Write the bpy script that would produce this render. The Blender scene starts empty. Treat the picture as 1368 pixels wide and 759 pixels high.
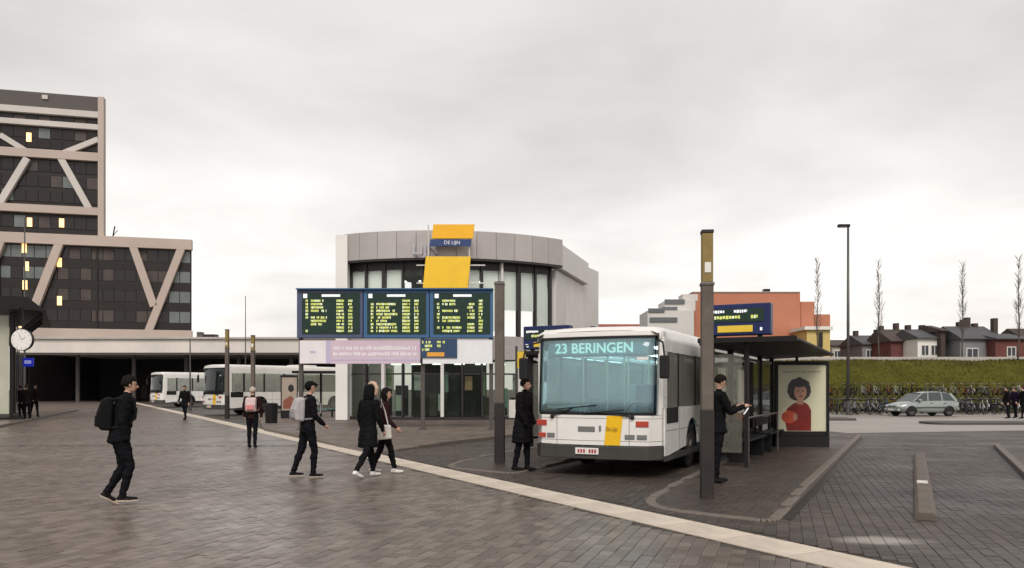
import bpy, bmesh, math, random
from mathutils import Vector, Matrix, noise
random.seed(7)
SC = bpy.context.scene
COL = SC.collection
R = math.radians

# ------------------------------------------------------------------ camera
FPX, HORIZ, EYE = 1050.0, 520.0, 1.65          # focal length and horizon in photo pixels, eye height
cd = bpy.data.cameras.new('camera'); cam = bpy.data.objects.new('camera', cd); COL.objects.link(cam)
cd.sensor_width = 36; cd.lens = 36*FPX/1368; cd.shift_y = (HORIZ-379.5)/1368
cd.clip_start = 0.1; cd.clip_end = 4000
cam.location = (0, 0, EYE); cam.rotation_euler = (R(90), 0, 0)
SC.camera = cam

# ------------------------------------------------------------------ sky, sun, exposure
SUN_ELEV, SUN_AZ = 44, 182                      # azimuth clockwise from +Y
W = bpy.data.worlds.new('World'); SC.world = W; W.use_nodes = True
nt = W.node_tree; N = nt.nodes; L = nt.links
for n in list(N): N.remove(n)
wo = N.new('ShaderNodeOutputWorld'); bg = N.new('ShaderNodeBackground')
sky = N.new('ShaderNodeTexSky'); sky.sky_type = 'NISHITA'; sky.sun_disc = False
sky.sun_elevation = R(SUN_ELEV); sky.sun_rotation = R(SUN_AZ)
tc = N.new('ShaderNodeTexCoord'); sep = N.new('ShaderNodeSeparateXYZ'); L.new(tc.outputs['Generated'], sep.inputs[0])
ramp = N.new('ShaderNodeValToRGB'); L.new(sep.outputs['Z'], ramp.inputs[0])
e = ramp.color_ramp.elements
e[0].position = 0.0; e[0].color = (0.67, 0.630, 0.595, 1)
e[1].position = 0.62; e[1].color = (0.41, 0.39, 0.377, 1)
x = e.new(0.16); x.color = (0.65, 0.622, 0.597, 1)
x = e.new(0.34); x.color = (0.485, 0.463, 0.447, 1)
# cloud layer: direction projected on a flat ceiling, so streaks flatten towards the horizon
za = N.new('ShaderNodeMath'); za.operation = 'ADD'; za.inputs[1].default_value = 0.16; L.new(sep.outputs['Z'], za.inputs[0])
zm = N.new('ShaderNodeMath'); zm.operation = 'MAXIMUM'; zm.inputs[1].default_value = 0.03; L.new(za.outputs[0], zm.inputs[0])
dv = N.new('ShaderNodeVectorMath'); dv.operation = 'DIVIDE'
cb = N.new('ShaderNodeCombineXYZ')
for i in range(3): L.new(zm.outputs[0], cb.inputs[i])
L.new(tc.outputs['Generated'], dv.inputs[0]); L.new(cb.outputs[0], dv.inputs[1])
nz = N.new('ShaderNodeTexNoise'); nz.inputs['Scale'].default_value = 1.15; nz.inputs['Detail'].default_value = 7; nz.inputs['Roughness'].default_value = 0.52
nz.inputs['Distortion'].default_value = 0.35
L.new(dv.outputs[0], nz.inputs['Vector'])
mr = N.new('ShaderNodeMapRange'); mr.inputs['From Min'].default_value = 0.3; mr.inputs['From Max'].default_value = 0.7
mr.inputs['To Min'].default_value = 0.80; mr.inputs['To Max'].default_value = 1.14; L.new(nz.outputs['Fac'], mr.inputs['Value'])
cm = N.new('ShaderNodeVectorMath'); cm.operation = 'SCALE'; L.new(ramp.outputs['Color'], cm.inputs[0]); L.new(mr.outputs[0], cm.inputs['Scale'])
sk = N.new('ShaderNodeVectorMath'); sk.operation = 'SCALE'; sk.inputs['Scale'].default_value = 0.07; L.new(sky.outputs[0], sk.inputs[0])
mx = N.new('ShaderNodeMix'); mx.data_type = 'RGBA'; mx.inputs['Factor'].default_value = 0.95
L.new(sk.outputs[0], mx.inputs['A']); L.new(cm.outputs[0], mx.inputs['B'])
L.new(mx.outputs['Result'], bg.inputs['Color']); bg.inputs['Strength'].default_value = 1.0
L.new(bg.outputs[0], wo.inputs['Surface'])
sd = bpy.data.lights.new('sun', 'SUN'); sd.energy = 1.5; sd.angle = R(28); sd.color = (1, 0.945, 0.88)
sun = bpy.data.objects.new('sun', sd); COL.objects.link(sun)
az, el = R(SUN_AZ), R(SUN_ELEV)
sdir = Vector((math.sin(az)*math.cos(el), math.cos(az)*math.cos(el), math.sin(el)))
sun.rotation_euler = sdir.to_track_quat('Z', 'Y').to_euler(); sun.location = (0, -20, 60)
vs = SC.view_settings
vs.view_transform = 'Standard'; vs.look = 'None'; vs.gamma = 1; vs.use_curve_mapping = False; vs.exposure = 0.74
SC.render.engine = 'CYCLES'

# ------------------------------------------------------------------ helpers
def X(px, d): return (px-684.0)*d/FPX
def Z(py, d): return EYE-(py-HORIZ)*d/FPX
def D(py, z=0.0): return (EYE-z)*FPX/(py-HORIZ)
def G(px, py, z=0.0):
    d = D(py, z); return Vector((X(px, d), d, z))

MATS = {}
def mat(name, col, rough=0.6, metal=0.0, var=0.12, scale=6.0, bump=0.0, bscale=60.0, spec=0.3, emit=None, estr=0.0, alpha=None,
        coords='Object', dirt=0.0, rvar=0.08, coat=0.0):
    if name in MATS: return MATS[name]
    m = bpy.data.materials.new(name); m.use_nodes = True
    nt = m.node_tree; n = nt.nodes; l = nt.links; b = n['Principled BSDF']
    b.inputs['Roughness'].default_value = rough; b.inputs['Metallic'].default_value = metal
    b.inputs['Specular IOR Level'].default_value = spec; b.inputs['Coat Weight'].default_value = coat
    t = n.new('ShaderNodeTexCoord')
    nn = n.new('ShaderNodeTexNoise'); nn.inputs['Scale'].default_value = scale; nn.inputs['Detail'].default_value = 6
    nn.inputs['Roughness'].default_value = 0.62; l.new(t.outputs[coords], nn.inputs['Vector'])
    rp = n.new('ShaderNodeMapRange'); rp.inputs['From Min'].default_value = 0.28; rp.inputs['From Max'].default_value = 0.72
    rp.inputs['To Min'].default_value = 1-var; rp.inputs['To Max'].default_value = 1+var; l.new(nn.outputs['Fac'], rp.inputs['Value'])
    vm = n.new('ShaderNodeVectorMath'); vm.operation = 'SCALE'; vm.inputs[0].default_value = col; l.new(rp.outputs[0], vm.inputs['Scale'])
    out = vm.outputs[0]
    if dirt > 0:
        n2 = n.new('ShaderNodeTexNoise'); n2.inputs['Scale'].default_value = scale*0.33; n2.inputs['Detail'].default_value = 8; n2.inputs['Roughness'].default_value = 0.7
        mp = n.new('ShaderNodeMapping'); mp.inputs['Scale'].default_value = (1, 1, 0.35); l.new(t.outputs[coords], mp.inputs['Vector']); l.new(mp.outputs[0], n2.inputs['Vector'])
        r2 = n.new('ShaderNodeMapRange'); r2.inputs['From Min'].default_value = 0.48; r2.inputs['From Max'].default_value = 0.72; r2.inputs['To Max'].default_value = dirt
        l.new(n2.outputs['Fac'], r2.inputs['Value'])
        mm = n.new('ShaderNodeMix'); mm.data_type = 'RGBA'; l.new(r2.outputs[0], mm.inputs['Factor']); l.new(out, mm.inputs['A']); mm.inputs['B'].default_value = (0.10, 0.085, 0.07, 1)
        out = mm.outputs['Result']
    l.new(out, b.inputs['Base Color'])
    rr = n.new('ShaderNodeMapRange'); rr.inputs['To Min'].default_value = max(0.02, rough-rvar); rr.inputs['To Max'].default_value = min(1, rough+rvar)
    l.new(nn.outputs['Fac'], rr.inputs['Value']); l.new(rr.outputs[0], b.inputs['Roughness'])
    if bump > 0:
        n3 = n.new('ShaderNodeTexNoise'); n3.inputs['Scale'].default_value = bscale; n3.inputs['Detail'].default_value = 4; l.new(t.outputs[coords], n3.inputs['Vector'])
        bp = n.new('ShaderNodeBump'); bp.inputs['Strength'].default_value = bump; bp.inputs['Distance'].default_value = 0.01
        l.new(n3.outputs['Fac'], bp.inputs['Height']); l.new(bp.outputs[0], b.inputs['Normal'])
    if emit: b.inputs['Emission Color'].default_value = (*emit, 1); b.inputs['Emission Strength'].default_value = estr
    if alpha is not None: b.inputs['Alpha'].default_value = alpha
    MATS[name] = m; return m

def glass(name, tint, solid, solid_col, rough=0.03, fres=1.45):
    """window glass: tinted see-through pane, a diffuse film for dirt and painted-in reflection, mirror reflection by angle"""
    if name in MATS: return MATS[name]
    m = bpy.data.materials.new(name); m.use_nodes = True
    n = m.node_tree.nodes; l = m.node_tree.links
    for q in list(n): n.remove(q)
    o = n.new('ShaderNodeOutputMaterial'); tr = n.new('ShaderNodeBsdfTransparent'); tr.inputs[0].default_value = (*tint, 1)
    df = n.new('ShaderNodeBsdfDiffuse'); df.inputs[0].default_value = (*solid_col, 1)
    gl = n.new('ShaderNodeBsdfGlossy'); gl.inputs['Roughness'].default_value = rough; gl.inputs[0].default_value = (0.95, 0.97, 0.98, 1)
    t = n.new('ShaderNodeTexCoord'); nn = n.new('ShaderNodeTexNoise'); nn.inputs['Scale'].default_value = 2.2; nn.inputs['Detail'].default_value = 5
    l.new(t.outputs['Object'], nn.inputs['Vector'])
    rp = n.new('ShaderNodeMapRange'); rp.inputs['To Min'].default_value = solid*0.7; rp.inputs['To Max'].default_value = solid*1.3; l.new(nn.outputs['Fac'], rp.inputs['Value'])
    a = n.new('ShaderNodeMixShader'); l.new(rp.outputs[0], a.inputs[0]); l.new(tr.outputs[0], a.inputs[1]); l.new(df.outputs[0], a.inputs[2])
    fr = n.new('ShaderNodeFresnel'); fr.inputs['IOR'].default_value = fres
    bp = n.new('ShaderNodeBump'); bp.inputs['Strength'].default_value = 0.04; bp.inputs['Distance'].default_value = 0.05; l.new(nn.outputs['Fac'], bp.inputs['Height']); l.new(bp.outputs[0], gl.inputs['Normal'])
    b = n.new('ShaderNodeMixShader'); l.new(fr.outputs[0], b.inputs[0]); l.new(a.outputs[0], b.inputs[1]); l.new(gl.outputs[0], b.inputs[2])
    l.new(b.outputs[0], o.inputs['Surface']); MATS[name] = m; return m

def tag(o, label=None, cat=None, group=None, kind=None):
    if label: o['label'] = label
    if cat: o['category'] = cat
    if group: o['group'] = group
    if kind: o['kind'] = kind
    return o
def thing(name, label, cat, loc=(0, 0, 0), rz=0.0, group=None):
    o = bpy.data.objects.new(name, None); o.empty_display_size = 0.2; COL.objects.link(o)
    o.location = loc; o.rotation_euler = (0, 0, rz); return tag(o, label, cat, group)

class MB:
    def __init__(s): s.v = []; s.f = []; s.mi = []; s.cur = 0
    def add(s, vs, fs):
        k = len(s.v); s.v += [tuple(p) for p in vs]
        for f in fs: s.f.append(tuple(i+k for i in f)); s.mi.append(s.cur)
        return s
    def box(s, x0, x1, y0, y1, z0, z1):
        return s.add([(x0,y0,z0),(x1,y0,z0),(x1,y1,z0),(x0,y1,z0),(x0,y0,z1),(x1,y0,z1),(x1,y1,z1),(x0,y1,z1)],
                     [(0,3,2,1),(4,5,6,7),(0,1,5,4),(1,2,6,5),(2,3,7,6),(3,0,4,7)])
    def bar(s, p, q, w, h, up=(0,0,1)):
        p = Vector(p); q = Vector(q); d = (q-p).normalized(); u = Vector(up)
        if abs(d.dot(u)) > 0.98: u = Vector((0,1,0))
        a = d.cross(u).normalized(); b = a.cross(d).normalized()
        a *= w/2; b *= h/2
        return s.add([p-a-b,p+a-b,p+a+b,p-a+b,q-a-b,q+a-b,q+a+b,q-a+b], [(0,1,2,3),(4,7,6,5),(0,4,5,1),(1,5,6,2),(2,6,7,3),(3,7,4,0)])
    def tube(s, pts, rad, n=8, cap=True):
        pts = [Vector(p) for p in pts]; rs = rad if isinstance(rad, (list, tuple)) else [rad]*len(pts)
        k = len(s.v); ref = None
        for i, p in enumerate(pts):
            d = (pts[min(i+1, len(pts)-1)]-pts[max(i-1, 0)]).normalized()
            if ref is None: ref = Vector((0,0,1)) if abs(d.z) < 0.9 else Vector((1,0,0))
            a = d.cross(ref).normalized(); b = a.cross(d).normalized(); ref = b
            for j in range(n):
                t = 2*math.pi*j/n; s.v.append(tuple(p+a*(math.cos(t)*rs[i])+b*(math.sin(t)*rs[i])))
        for i in range(len(pts)-1):
            for j in range(n):
                s.f.append((k+i*n+j, k+i*n+(j+1)%n, k+(i+1)*n+(j+1)%n, k+(i+1)*n+j)); s.mi.append(s.cur)
        if cap:
            s.f.append(tuple(k+j for j in range(n))[::-1]); s.f.append(tuple(k+(len(pts)-1)*n+j for j in range(n))); s.mi += [s.cur]*2
        return s
    def prism(s, poly, z0, z1):
        n = len(poly)
        area = sum(poly[i][0]*poly[(i+1)%n][1]-poly[(i+1)%n][0]*poly[i][1] for i in range(n))
        if area < 0: poly = poly[::-1]
        return s.add([(p[0],p[1],z0) for p in poly]+[(p[0],p[1],z1) for p in poly],
            [tuple(range(n))[::-1], tuple(range(n, 2*n))]+[(i,(i+1)%n,n+(i+1)%n,n+i) for i in range(n)])
    def prism_y(s, poly, y0, y1):            # polygon in (x, z), thick along y
        n = len(poly)
        area = sum(poly[i][0]*poly[(i+1)%n][1]-poly[(i+1)%n][0]*poly[i][1] for i in range(n))
        if area < 0: poly = poly[::-1]
        return s.add([(p[0],y0,p[1]) for p in poly]+[(p[0],y1,p[1]) for p in poly],
            [tuple(range(n)), tuple(range(n, 2*n))[::-1]]+[(i,n+i,n+(i+1)%n,(i+1)%n) for i in range(n)])
    def prism_x(s, poly, x0, x1):            # polygon in (y, z), thick along x
        n = len(poly)
        area = sum(poly[i][0]*poly[(i+1)%n][1]-poly[(i+1)%n][0]*poly[i][1] for i in range(n))
        if area < 0: poly = poly[::-1]
        return s.add([(x0,p[0],p[1]) for p in poly]+[(x1,p[0],p[1]) for p in poly],
            [tuple(range(n))[::-1], tuple(range(n, 2*n))]+[(i,(i+1)%n,n+(i+1)%n,n+i) for i in range(n)])
    def ball(s, c, r, nu=10, nv=7):
        rx, ry, rz = r if isinstance(r, (list, tuple)) else (r, r, r)
        vs = [(c[0], c[1], c[2]-rz)]; fs = []
        for i in range(1, nv):
            t = math.pi*i/nv
            for j in range(nu):
                a = 2*math.pi*j/nu; vs.append((c[0]+rx*math.sin(t)*math.cos(a), c[1]+ry*math.sin(t)*math.sin(a), c[2]-rz*math.cos(t)))
        vs.append((c[0], c[1], c[2]+rz)); top = len(vs)-1
        for j in range(nu):
            fs.append((0, 1+(j+1)%nu, 1+j)); fs.append((top, top-nu+j, top-nu+(j+1)%nu))
            for i in range(nv-2):
                a = 1+i*nu; fs.append((a+j, a+(j+1)%nu, a+nu+(j+1)%nu, a+nu+j))
        return s.add(vs, fs)
    def build(s, name, m, parent=None, smooth=False, bevel=0.0, loc=None, rz=None, segs=2):
        me = bpy.data.meshes.new(name); me.from_pydata(s.v, [], s.f)
        for q in (m if isinstance(m, (list, tuple)) else [m]): me.materials.append(q)
        if max(s.mi, default=0) > 0: me.polygons.foreach_set('material_index', s.mi)
        if smooth: me.polygons.foreach_set('use_smooth', [True]*len(me.polygons))
        me.update()
        o = bpy.data.objects.new(name, me); COL.objects.link(o)
        if parent: o.parent = parent
        if loc is not None: o.location = loc
        if rz is not None: o.rotation_euler = (0, 0, rz)
        if bevel > 0:
            b = o.modifiers.new('bevel', 'BEVEL'); b.width = bevel; b.segments = segs; b.limit_method = 'ANGLE'; b.angle_limit = R(40); b.harden_normals = False
        return o

def put(o, loc, parent=None, rot=None, scale=None):
    """a copy of one object sharing its mesh"""
    c = o.copy(); COL.objects.link(c); c.location = loc
    if parent: c.parent = parent
    if rot is not None: c.rotation_euler = rot if isinstance(rot, (tuple, list)) else (0, 0, rot)
    if scale is not None: c.scale = scale
    return c
def copy_tree(o, parent=None, skip=()):
    c = o.copy(); COL.objects.link(c)
    if parent: c.parent = parent
    for ch in o.children:
        if ch.name.split('.')[0] in skip: continue
        copy_tree(ch, c, skip)
    return c
TMP = bpy.data.scenes.new('tmp')
def baked(o):
    """mesh of an object (not yet in the scene) with its modifiers applied, evaluated in a scratch scene"""
    TMP.collection.objects.link(o); vl = TMP.view_layers[0]; vl.update(); dg = vl.depsgraph; dg.update()
    me = bpy.data.meshes.new_from_object(o.evaluated_get(dg)); TMP.collection.objects.unlink(o); return me
def text_mesh(name, body, size, m, parent, loc, rot=(R(90), 0, 0), align='CENTER', ext=0.002, sx=1.0, bold=0.0):
    cu = bpy.data.curves.new(name, 'FONT'); cu.body = body; cu.size = size; cu.align_x = align; cu.align_y = 'CENTER'; cu.extrude = ext; cu.offset = bold
    t = bpy.data.objects.new(name, cu); me = baked(t)
    bpy.data.objects.remove(t); bpy.data.curves.remove(cu)
    me.materials.clear(); me.materials.append(m)
    o = bpy.data.objects.new(name, me); COL.objects.link(o); o.parent = parent; o.location = loc; o.rotation_euler = rot; o.scale = (sx, 1, 1)
    return o
def round_poly(pts, rads, n=7):
    out = []
    for i, p in enumerate(pts):
        p = Vector(p); a = Vector(pts[i-1]); b = Vector(pts[(i+1) % len(pts)]); r = rads[i]
        if r <= 0: out.append(p); continue
        da = (a-p).normalized()*r; db = (b-p).normalized()*r
        for k in range(n+1):
            t = k/n; out.append((p+da)*(1-t)**2 + p*2*t*(1-t) + (p+db)*t*t)
    return out
def inside(pt, poly):
    x, y = pt; c = False; j = len(poly)-1
    for i in range(len(poly)):
        xi, yi = poly[i][0], poly[i][1]; xj, yj = poly[j][0], poly[j][1]
        if (yi > y) != (yj > y) and x < (xj-xi)*(y-yi)/(yj-yi)+xi: c = not c
        j = i
    return c
# ------------------------------------------------------------------ ground
ANG = R(27.0); U = Vector((math.sin(ANG), math.cos(ANG)))           # direction of the bus bays
LANG = R(29.1); LD = Vector((-math.sin(LANG), math.cos(LANG)))      # direction of the pale band
LP = Vector((2.45, 8.84)); LN = Vector((LD.y, -LD.x))               # a point of the band, its right-hand normal
BAND_W = 0.62
PANG = R(19.0)                                                      # lay of the pavers
PU = Vector((math.sin(PANG), math.cos(PANG))); PV = Vector((PU.y, -PU.x))

def paver_material(name, mode, bw=0.20, rh=0.14, rot=None, gain=(1, 1, 1)):
    m = bpy.data.materials.new(name); m.use_nodes = True; n = m.node_tree.nodes; l = m.node_tree.links; b = n['Principled BSDF']
    g = n.new('ShaderNodeNewGeometry')
    if mode == 'object': oi = n.new('ShaderNodeObjectInfo'); tone = oi.outputs['Random']
    elif mode == 'attr': at = n.new('ShaderNodeAttribute'); at.attribute_name = 'tone'; tone = at.outputs['Fac']
    else:
        mp = n.new('ShaderNodeMapping'); mp.inputs['Rotation'].default_value = (0, 0, (PANG if rot is None else rot)-R(90)); l.new(g.outputs['Position'], mp.inputs['Vector'])
        br = n.new('ShaderNodeTexBrick'); br.inputs['Scale'].default_value = 1; br.inputs['Brick Width'].default_value = bw; br.inputs['Row Height'].default_value = rh
        br.inputs['Mortar Size'].default_value = 0.006; br.inputs['Color1'].default_value = (0, 0, 0, 1); br.inputs['Color2'].default_value = (1, 1, 1, 1); br.inputs['Mortar'].default_value = (0, 0, 0, 1)
        l.new(mp.outputs[0], br.inputs['Vector']); sp = n.new('ShaderNodeSeparateColor'); l.new(br.outputs['Color'], sp.inputs[0]); tone = sp.outputs[0]
    rp = n.new('ShaderNodeValToRGB'); l.new(tone, rp.inputs[0]); e = rp.color_ramp.elements
    e[0].color = (0.088, 0.066, 0.054, 1); e[1].color = (0.175, 0.139, 0.118, 1); q = e.new(0.5); q.color = (0.128, 0.100, 0.084, 1)
    for el_ in e: el_.color = (el_.color[0]*gain[0], el_.color[1]*gain[1], el_.color[2]*gain[2], 1)
    big = n.new('ShaderNodeTexNoise'); big.inputs['Scale'].default_value = 0.33; big.inputs['Detail'].default_value = 5; big.inputs['Roughness'].default_value = 0.6
    l.new(g.outputs['Position'], big.inputs['Vector'])
    fine = n.new('ShaderNodeTexNoise'); fine.inputs['Scale'].default_value = 38; fine.inputs['Detail'].default_value = 5; l.new(g.outputs['Position'], fine.inputs['Vector'])
    bs = n.new('ShaderNodeMapRange'); bs.inputs['From Min'].default_value = 0.3; bs.inputs['From Max'].default_value = 0.7; bs.inputs['To Min'].default_value = 0.70; bs.inputs['To Max'].default_value = 1.25
    l.new(big.outputs['Fac'], bs.inputs['Value'])
    fs = n.new('ShaderNodeMapRange'); fs.inputs['From Min'].default_value = 0.3; fs.inputs['From Max'].default_value = 0.7; fs.inputs['To Min'].default_value = 0.82; fs.inputs['To Max'].default_value = 1.18
    l.new(fine.outputs['Fac'], fs.inputs['Value'])
    mu = n.new('ShaderNodeMath'); mu.operation = 'MULTIPLY'; l.new(bs.outputs[0], mu.inputs[0]); l.new(fs.outputs[0], mu.inputs[1])
    sc = n.new('ShaderNodeVectorMath'); sc.operation = 'SCALE'; l.new(rp.outputs['Color'], sc.inputs[0]); l.new(mu.outputs[0], sc.inputs['Scale'])
    col = sc.outputs[0]
    # the bus lane right of the pale band is laid in darker, oilier clinker than the square
    ldot = n.new('ShaderNodeVectorMath'); ldot.operation = 'DOT_PRODUCT'; ldot.inputs[1].default_value = (LN.x, LN.y, 0); l.new(g.outputs['Position'], ldot.inputs[0])
    lane = n.new('ShaderNodeMath'); lane.operation = 'GREATER_THAN'; lane.inputs[1].default_value = LP.dot(LN); l.new(ldot.outputs['Value'], lane.inputs[0])
    lm = n.new('ShaderNodeMix'); lm.data_type = 'RGBA'; lm.blend_type = 'MULTIPLY'; lm.inputs['B'].default_value = (0.34, 0.32, 0.30, 1); l.new(lane.outputs[0], lm.inputs['Factor']); l.new(col, lm.inputs['A'])
    if mode != 'tex' or rot is None: col = lm.outputs['Result']
    # an oil and damp stain with a shape of its own, in the right-hand bay
    st = n.new('ShaderNodeVectorMath'); st.operation = 'DISTANCE'; st.inputs[1].default_value = (6.3, 12.6, 0)
    wob = n.new('ShaderNodeTexNoise'); wob.inputs['Scale'].default_value = 1.3; wob.inputs['Detail'].default_value = 5; l.new(g.outputs['Position'], wob.inputs['Vector'])
    l.new(g.outputs['Position'], st.inputs[0])
    ad = n.new('ShaderNodeMath'); ad.operation = 'MULTIPLY_ADD'; l.new(wob.outputs['Fac'], ad.inputs[0]); ad.inputs[1].default_value = 2.6; l.new(st.outputs['Value'], ad.inputs[2])
    sm = n.new('ShaderNodeMapRange'); sm.interpolation_type = 'SMOOTHSTEP'; sm.inputs['From Min'].default_value = 1.9; sm.inputs['From Max'].default_value = 4.0
    sm.inputs['To Min'].default_value = 0.9; sm.inputs['To Max'].default_value = 0.0; l.new(ad.outputs[0], sm.inputs['Value'])
    dm = n.new('ShaderNodeMix'); dm.data_type = 'RGBA'; l.new(sm.outputs[0], dm.inputs['Factor']); l.new(col, dm.inputs['A']); dm.inputs['B'].default_value = (0.03, 0.024, 0.02, 1)
    col = dm.outputs['Result']
    # pale lime smear on the paving near the band
    mp2 = n.new('ShaderNodeMapping'); mp2.inputs['Scale'].default_value = (1.3, 2.6, 1); mp2.inputs['Location'].default_value = (-1.3*4.05, -2.6*8.55, 0); l.new(g.outputs['Position'], mp2.inputs['Vector'])
    s2 = n.new('ShaderNodeVectorMath'); s2.operation = 'LENGTH'; l.new(mp2.outputs[0], s2.inputs[0])
    a2 = n.new('ShaderNodeMath'); a2.operation = 'MULTIPLY_ADD'; l.new(wob.outputs['Fac'], a2.inputs[0]); a2.inputs[1].default_value = 1.0; l.new(s2.outputs['Value'], a2.inputs[2])
    m2_ = n.new('ShaderNodeMapRange'); m2_.interpolation_type = 'SMOOTHSTEP'; m2_.inputs['From Min'].default_value = 0.7; m2_.inputs['From Max'].default_value = 1.35; m2_.inputs['To Min'].default_value = 0.75; m2_.inputs['To Max'].default_value = 0; l.new(a2.outputs[0], m2_.inputs['Value'])
    d2_ = n.new('ShaderNodeMix'); d2_.data_type = 'RGBA'; l.new(m2_.outputs[0], d2_.inputs['Factor']); l.new(col, d2_.inputs['A']); d2_.inputs['B'].default_value = (0.34, 0.31, 0.28, 1); col = d2_.outputs['Result']
    if mode == 'tex':
        mo = n.new('ShaderNodeMix'); mo.data_type = 'RGBA'; l.new(br.outputs['Fac'], mo.inputs['Factor']); l.new(col, mo.inputs['A']); mo.inputs['B'].default_value = (0.06, 0.05, 0.043, 1); col = mo.outputs['Result']
    l.new(col, b.inputs['Base Color'])
    wet = n.new('ShaderNodeTexNoise'); wet.inputs['Scale'].default_value = 0.5; wet.inputs['Detail'].default_value = 6; wet.inputs['Roughness'].default_value = 0.65; l.new(g.outputs['Position'], wet.inputs['Vector'])
    wr = n.new('ShaderNodeMapRange'); wr.inputs['From Min'].default_value = 0.36; wr.inputs['From Max'].default_value = 0.64; wr.inputs['To Min'].default_value = 0.20; wr.inputs['To Max'].default_value = 0.40
    l.new(wet.outputs['Fac'], wr.inputs['Value'])
    wa = n.new('ShaderNodeMath'); wa.operation = 'MULTIPLY_ADD'; l.new(fine.outputs['Fac'], wa.inputs[0]); wa.inputs[1].default_value = 0.12; l.new(wr.outputs[0], wa.inputs[2])
    wl = n.new('ShaderNodeMath'); wl.operation = 'MULTIPLY_ADD'; wl.inputs[1].default_value = 0.20; l.new(lane.outputs[0], wl.inputs[0]); l.new(wa.outputs[0], wl.inputs[2]); l.new(wl.outputs[0], b.inputs['Roughness']); b.inputs['Specular IOR Level'].default_value = 0.62
    bp = n.new('ShaderNodeBump'); bp.inputs['Strength'].default_value = 0.16; bp.inputs['Distance'].default_value = 0.006; l.new(fine.outputs['Fac'], bp.inputs['Height'])
    if mode == 'tex':
        b2 = n.new('ShaderNodeBump'); b2.inputs['Strength'].default_value = 0.5; b2.inputs['Distance'].default_value = 0.008; b2.invert = True
        l.new(br.outputs['Fac'], b2.inputs['Height']); l.new(bp.outputs[0], b2.inputs['Normal']); l.new(b2.outputs[0], b.inputs['Normal'])
    else: l.new(bp.outputs[0], b.inputs['Normal'])
    return m
M_pav_o = paver_material('paver_single', 'object'); M_pav_a = paver_material('paver_joined', 'attr'); M_pav_t = paver_material('paver_far', 'tex')
M_joint = mat('joint_sand', (0.065, 0.055, 0.047), 0.85, var=0.3, scale=9)
M_band = mat('pale_concrete_slab', (0.56, 0.485, 0.405), 0.55, var=0.16, scale=2.5, bump=0.2, dirt=0.28, coords='Generated')
M_kerb = mat('kerb_concrete', (0.145, 0.120, 0.102), 0.6, var=0.2, scale=5, bump=0.3, dirt=0.3)
M_plat = paver_material('platform_paving', 'tex', 0.21, 0.105, ANG, (.33, .28, .245))
M_pave = paver_material('pavement_paving', 'tex', 0.30, 0.30, R(27), (.95, .92, .89))
M_road = mat('pale_road', (0.30, 0.272, 0.25), 0.55, var=0.14, scale=0.5, bump=0.3, bscale=30, dirt=0.2)
M_lot = mat('lot_concrete', (0.25, 0.225, 0.205), 0.6, var=0.16, scale=0.4, bump=0.3, bscale=20, dirt=0.2)
M_asph = mat('asphalt', (0.07, 0.064, 0.06), 0.6, var=0.2, scale=0.6, bump=0.4, bscale=50)
M_soil = mat('far_ground', (0.11, 0.10, 0.075), 0.9, var=0.3, scale=0.03)

# platform outlines
PL_R = round_poly([(1.75, 11.0), (3.22, 9.75), (11.95, 27.0), (9.7, 27.6)], [0.9, 0.28, 0.5, 0.5])
PL_L = round_poly([(-1.55, 16.6), (0.02, 15.3), (6.9, 29.0), (4.7, 29.6)], [0.9, 0.35, 0.5, 0.5])
PL_B = round_poly([(-9.9, 31.5), (-3.6, 20.2), (8.4, 43.5), (14.0, 60.0), (-15.0, 60.0), (-16.2, 50.0)], [0.8, 1.0, 1.0, 0, 0, 0.8])
PL_C = round_poly([(9.1, 13.7), (11.0, 12.3), (16.8, 22.9), (13.9, 22.6)], [0.7, 0.3, 0.5, 0.5])
PV_L = round_poly([(-17.5, 23.0), (-33.6, 61.0), (-36.0, 64.0), (-75.0, 66.0), (-70.0, 20.0)], [0, 1.5, 1.0, 0, 0])
PLATS = [PL_R, PL_L, PL_B, PL_C, PV_L]

g = MB(); g.add([(-1600,-60,-0.05),(1600,-60,-0.05),(1600,2600,-0.05),(-1600,2600,-0.05)], [(0,1,2,3)])
tag(g.build('ground', M_soil), kind='structure')
NEAR = 23.0
g = MB(); g.add([(-30,-8,-0.014),(30,-8,-0.014),(30,NEAR,-0.014),(-30,NEAR,-0.014)], [(0,1,2,3)])
plaza = tag(g.build('plaza', M_joint), kind='structure')
g = MB(); g.add([(-130,NEAR,-0.003),(60,NEAR,-0.003),(60,150,-0.003),(-130,150,-0.003)], [(0,1,2,3)])
g.add([(-130,-8,-0.003),(-30,-8,-0.003),(-30,NEAR,-0.003),(-130,NEAR,-0.003)], [(0,1,2,3)]).add([(30,-8,-0.003),(60,-8,-0.003),(60,NEAR,-0.003),(30,NEAR,-0.003)], [(0,1,2,3)])
tag(g.build('bus_lane', M_pav_t), kind='structure')

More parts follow.
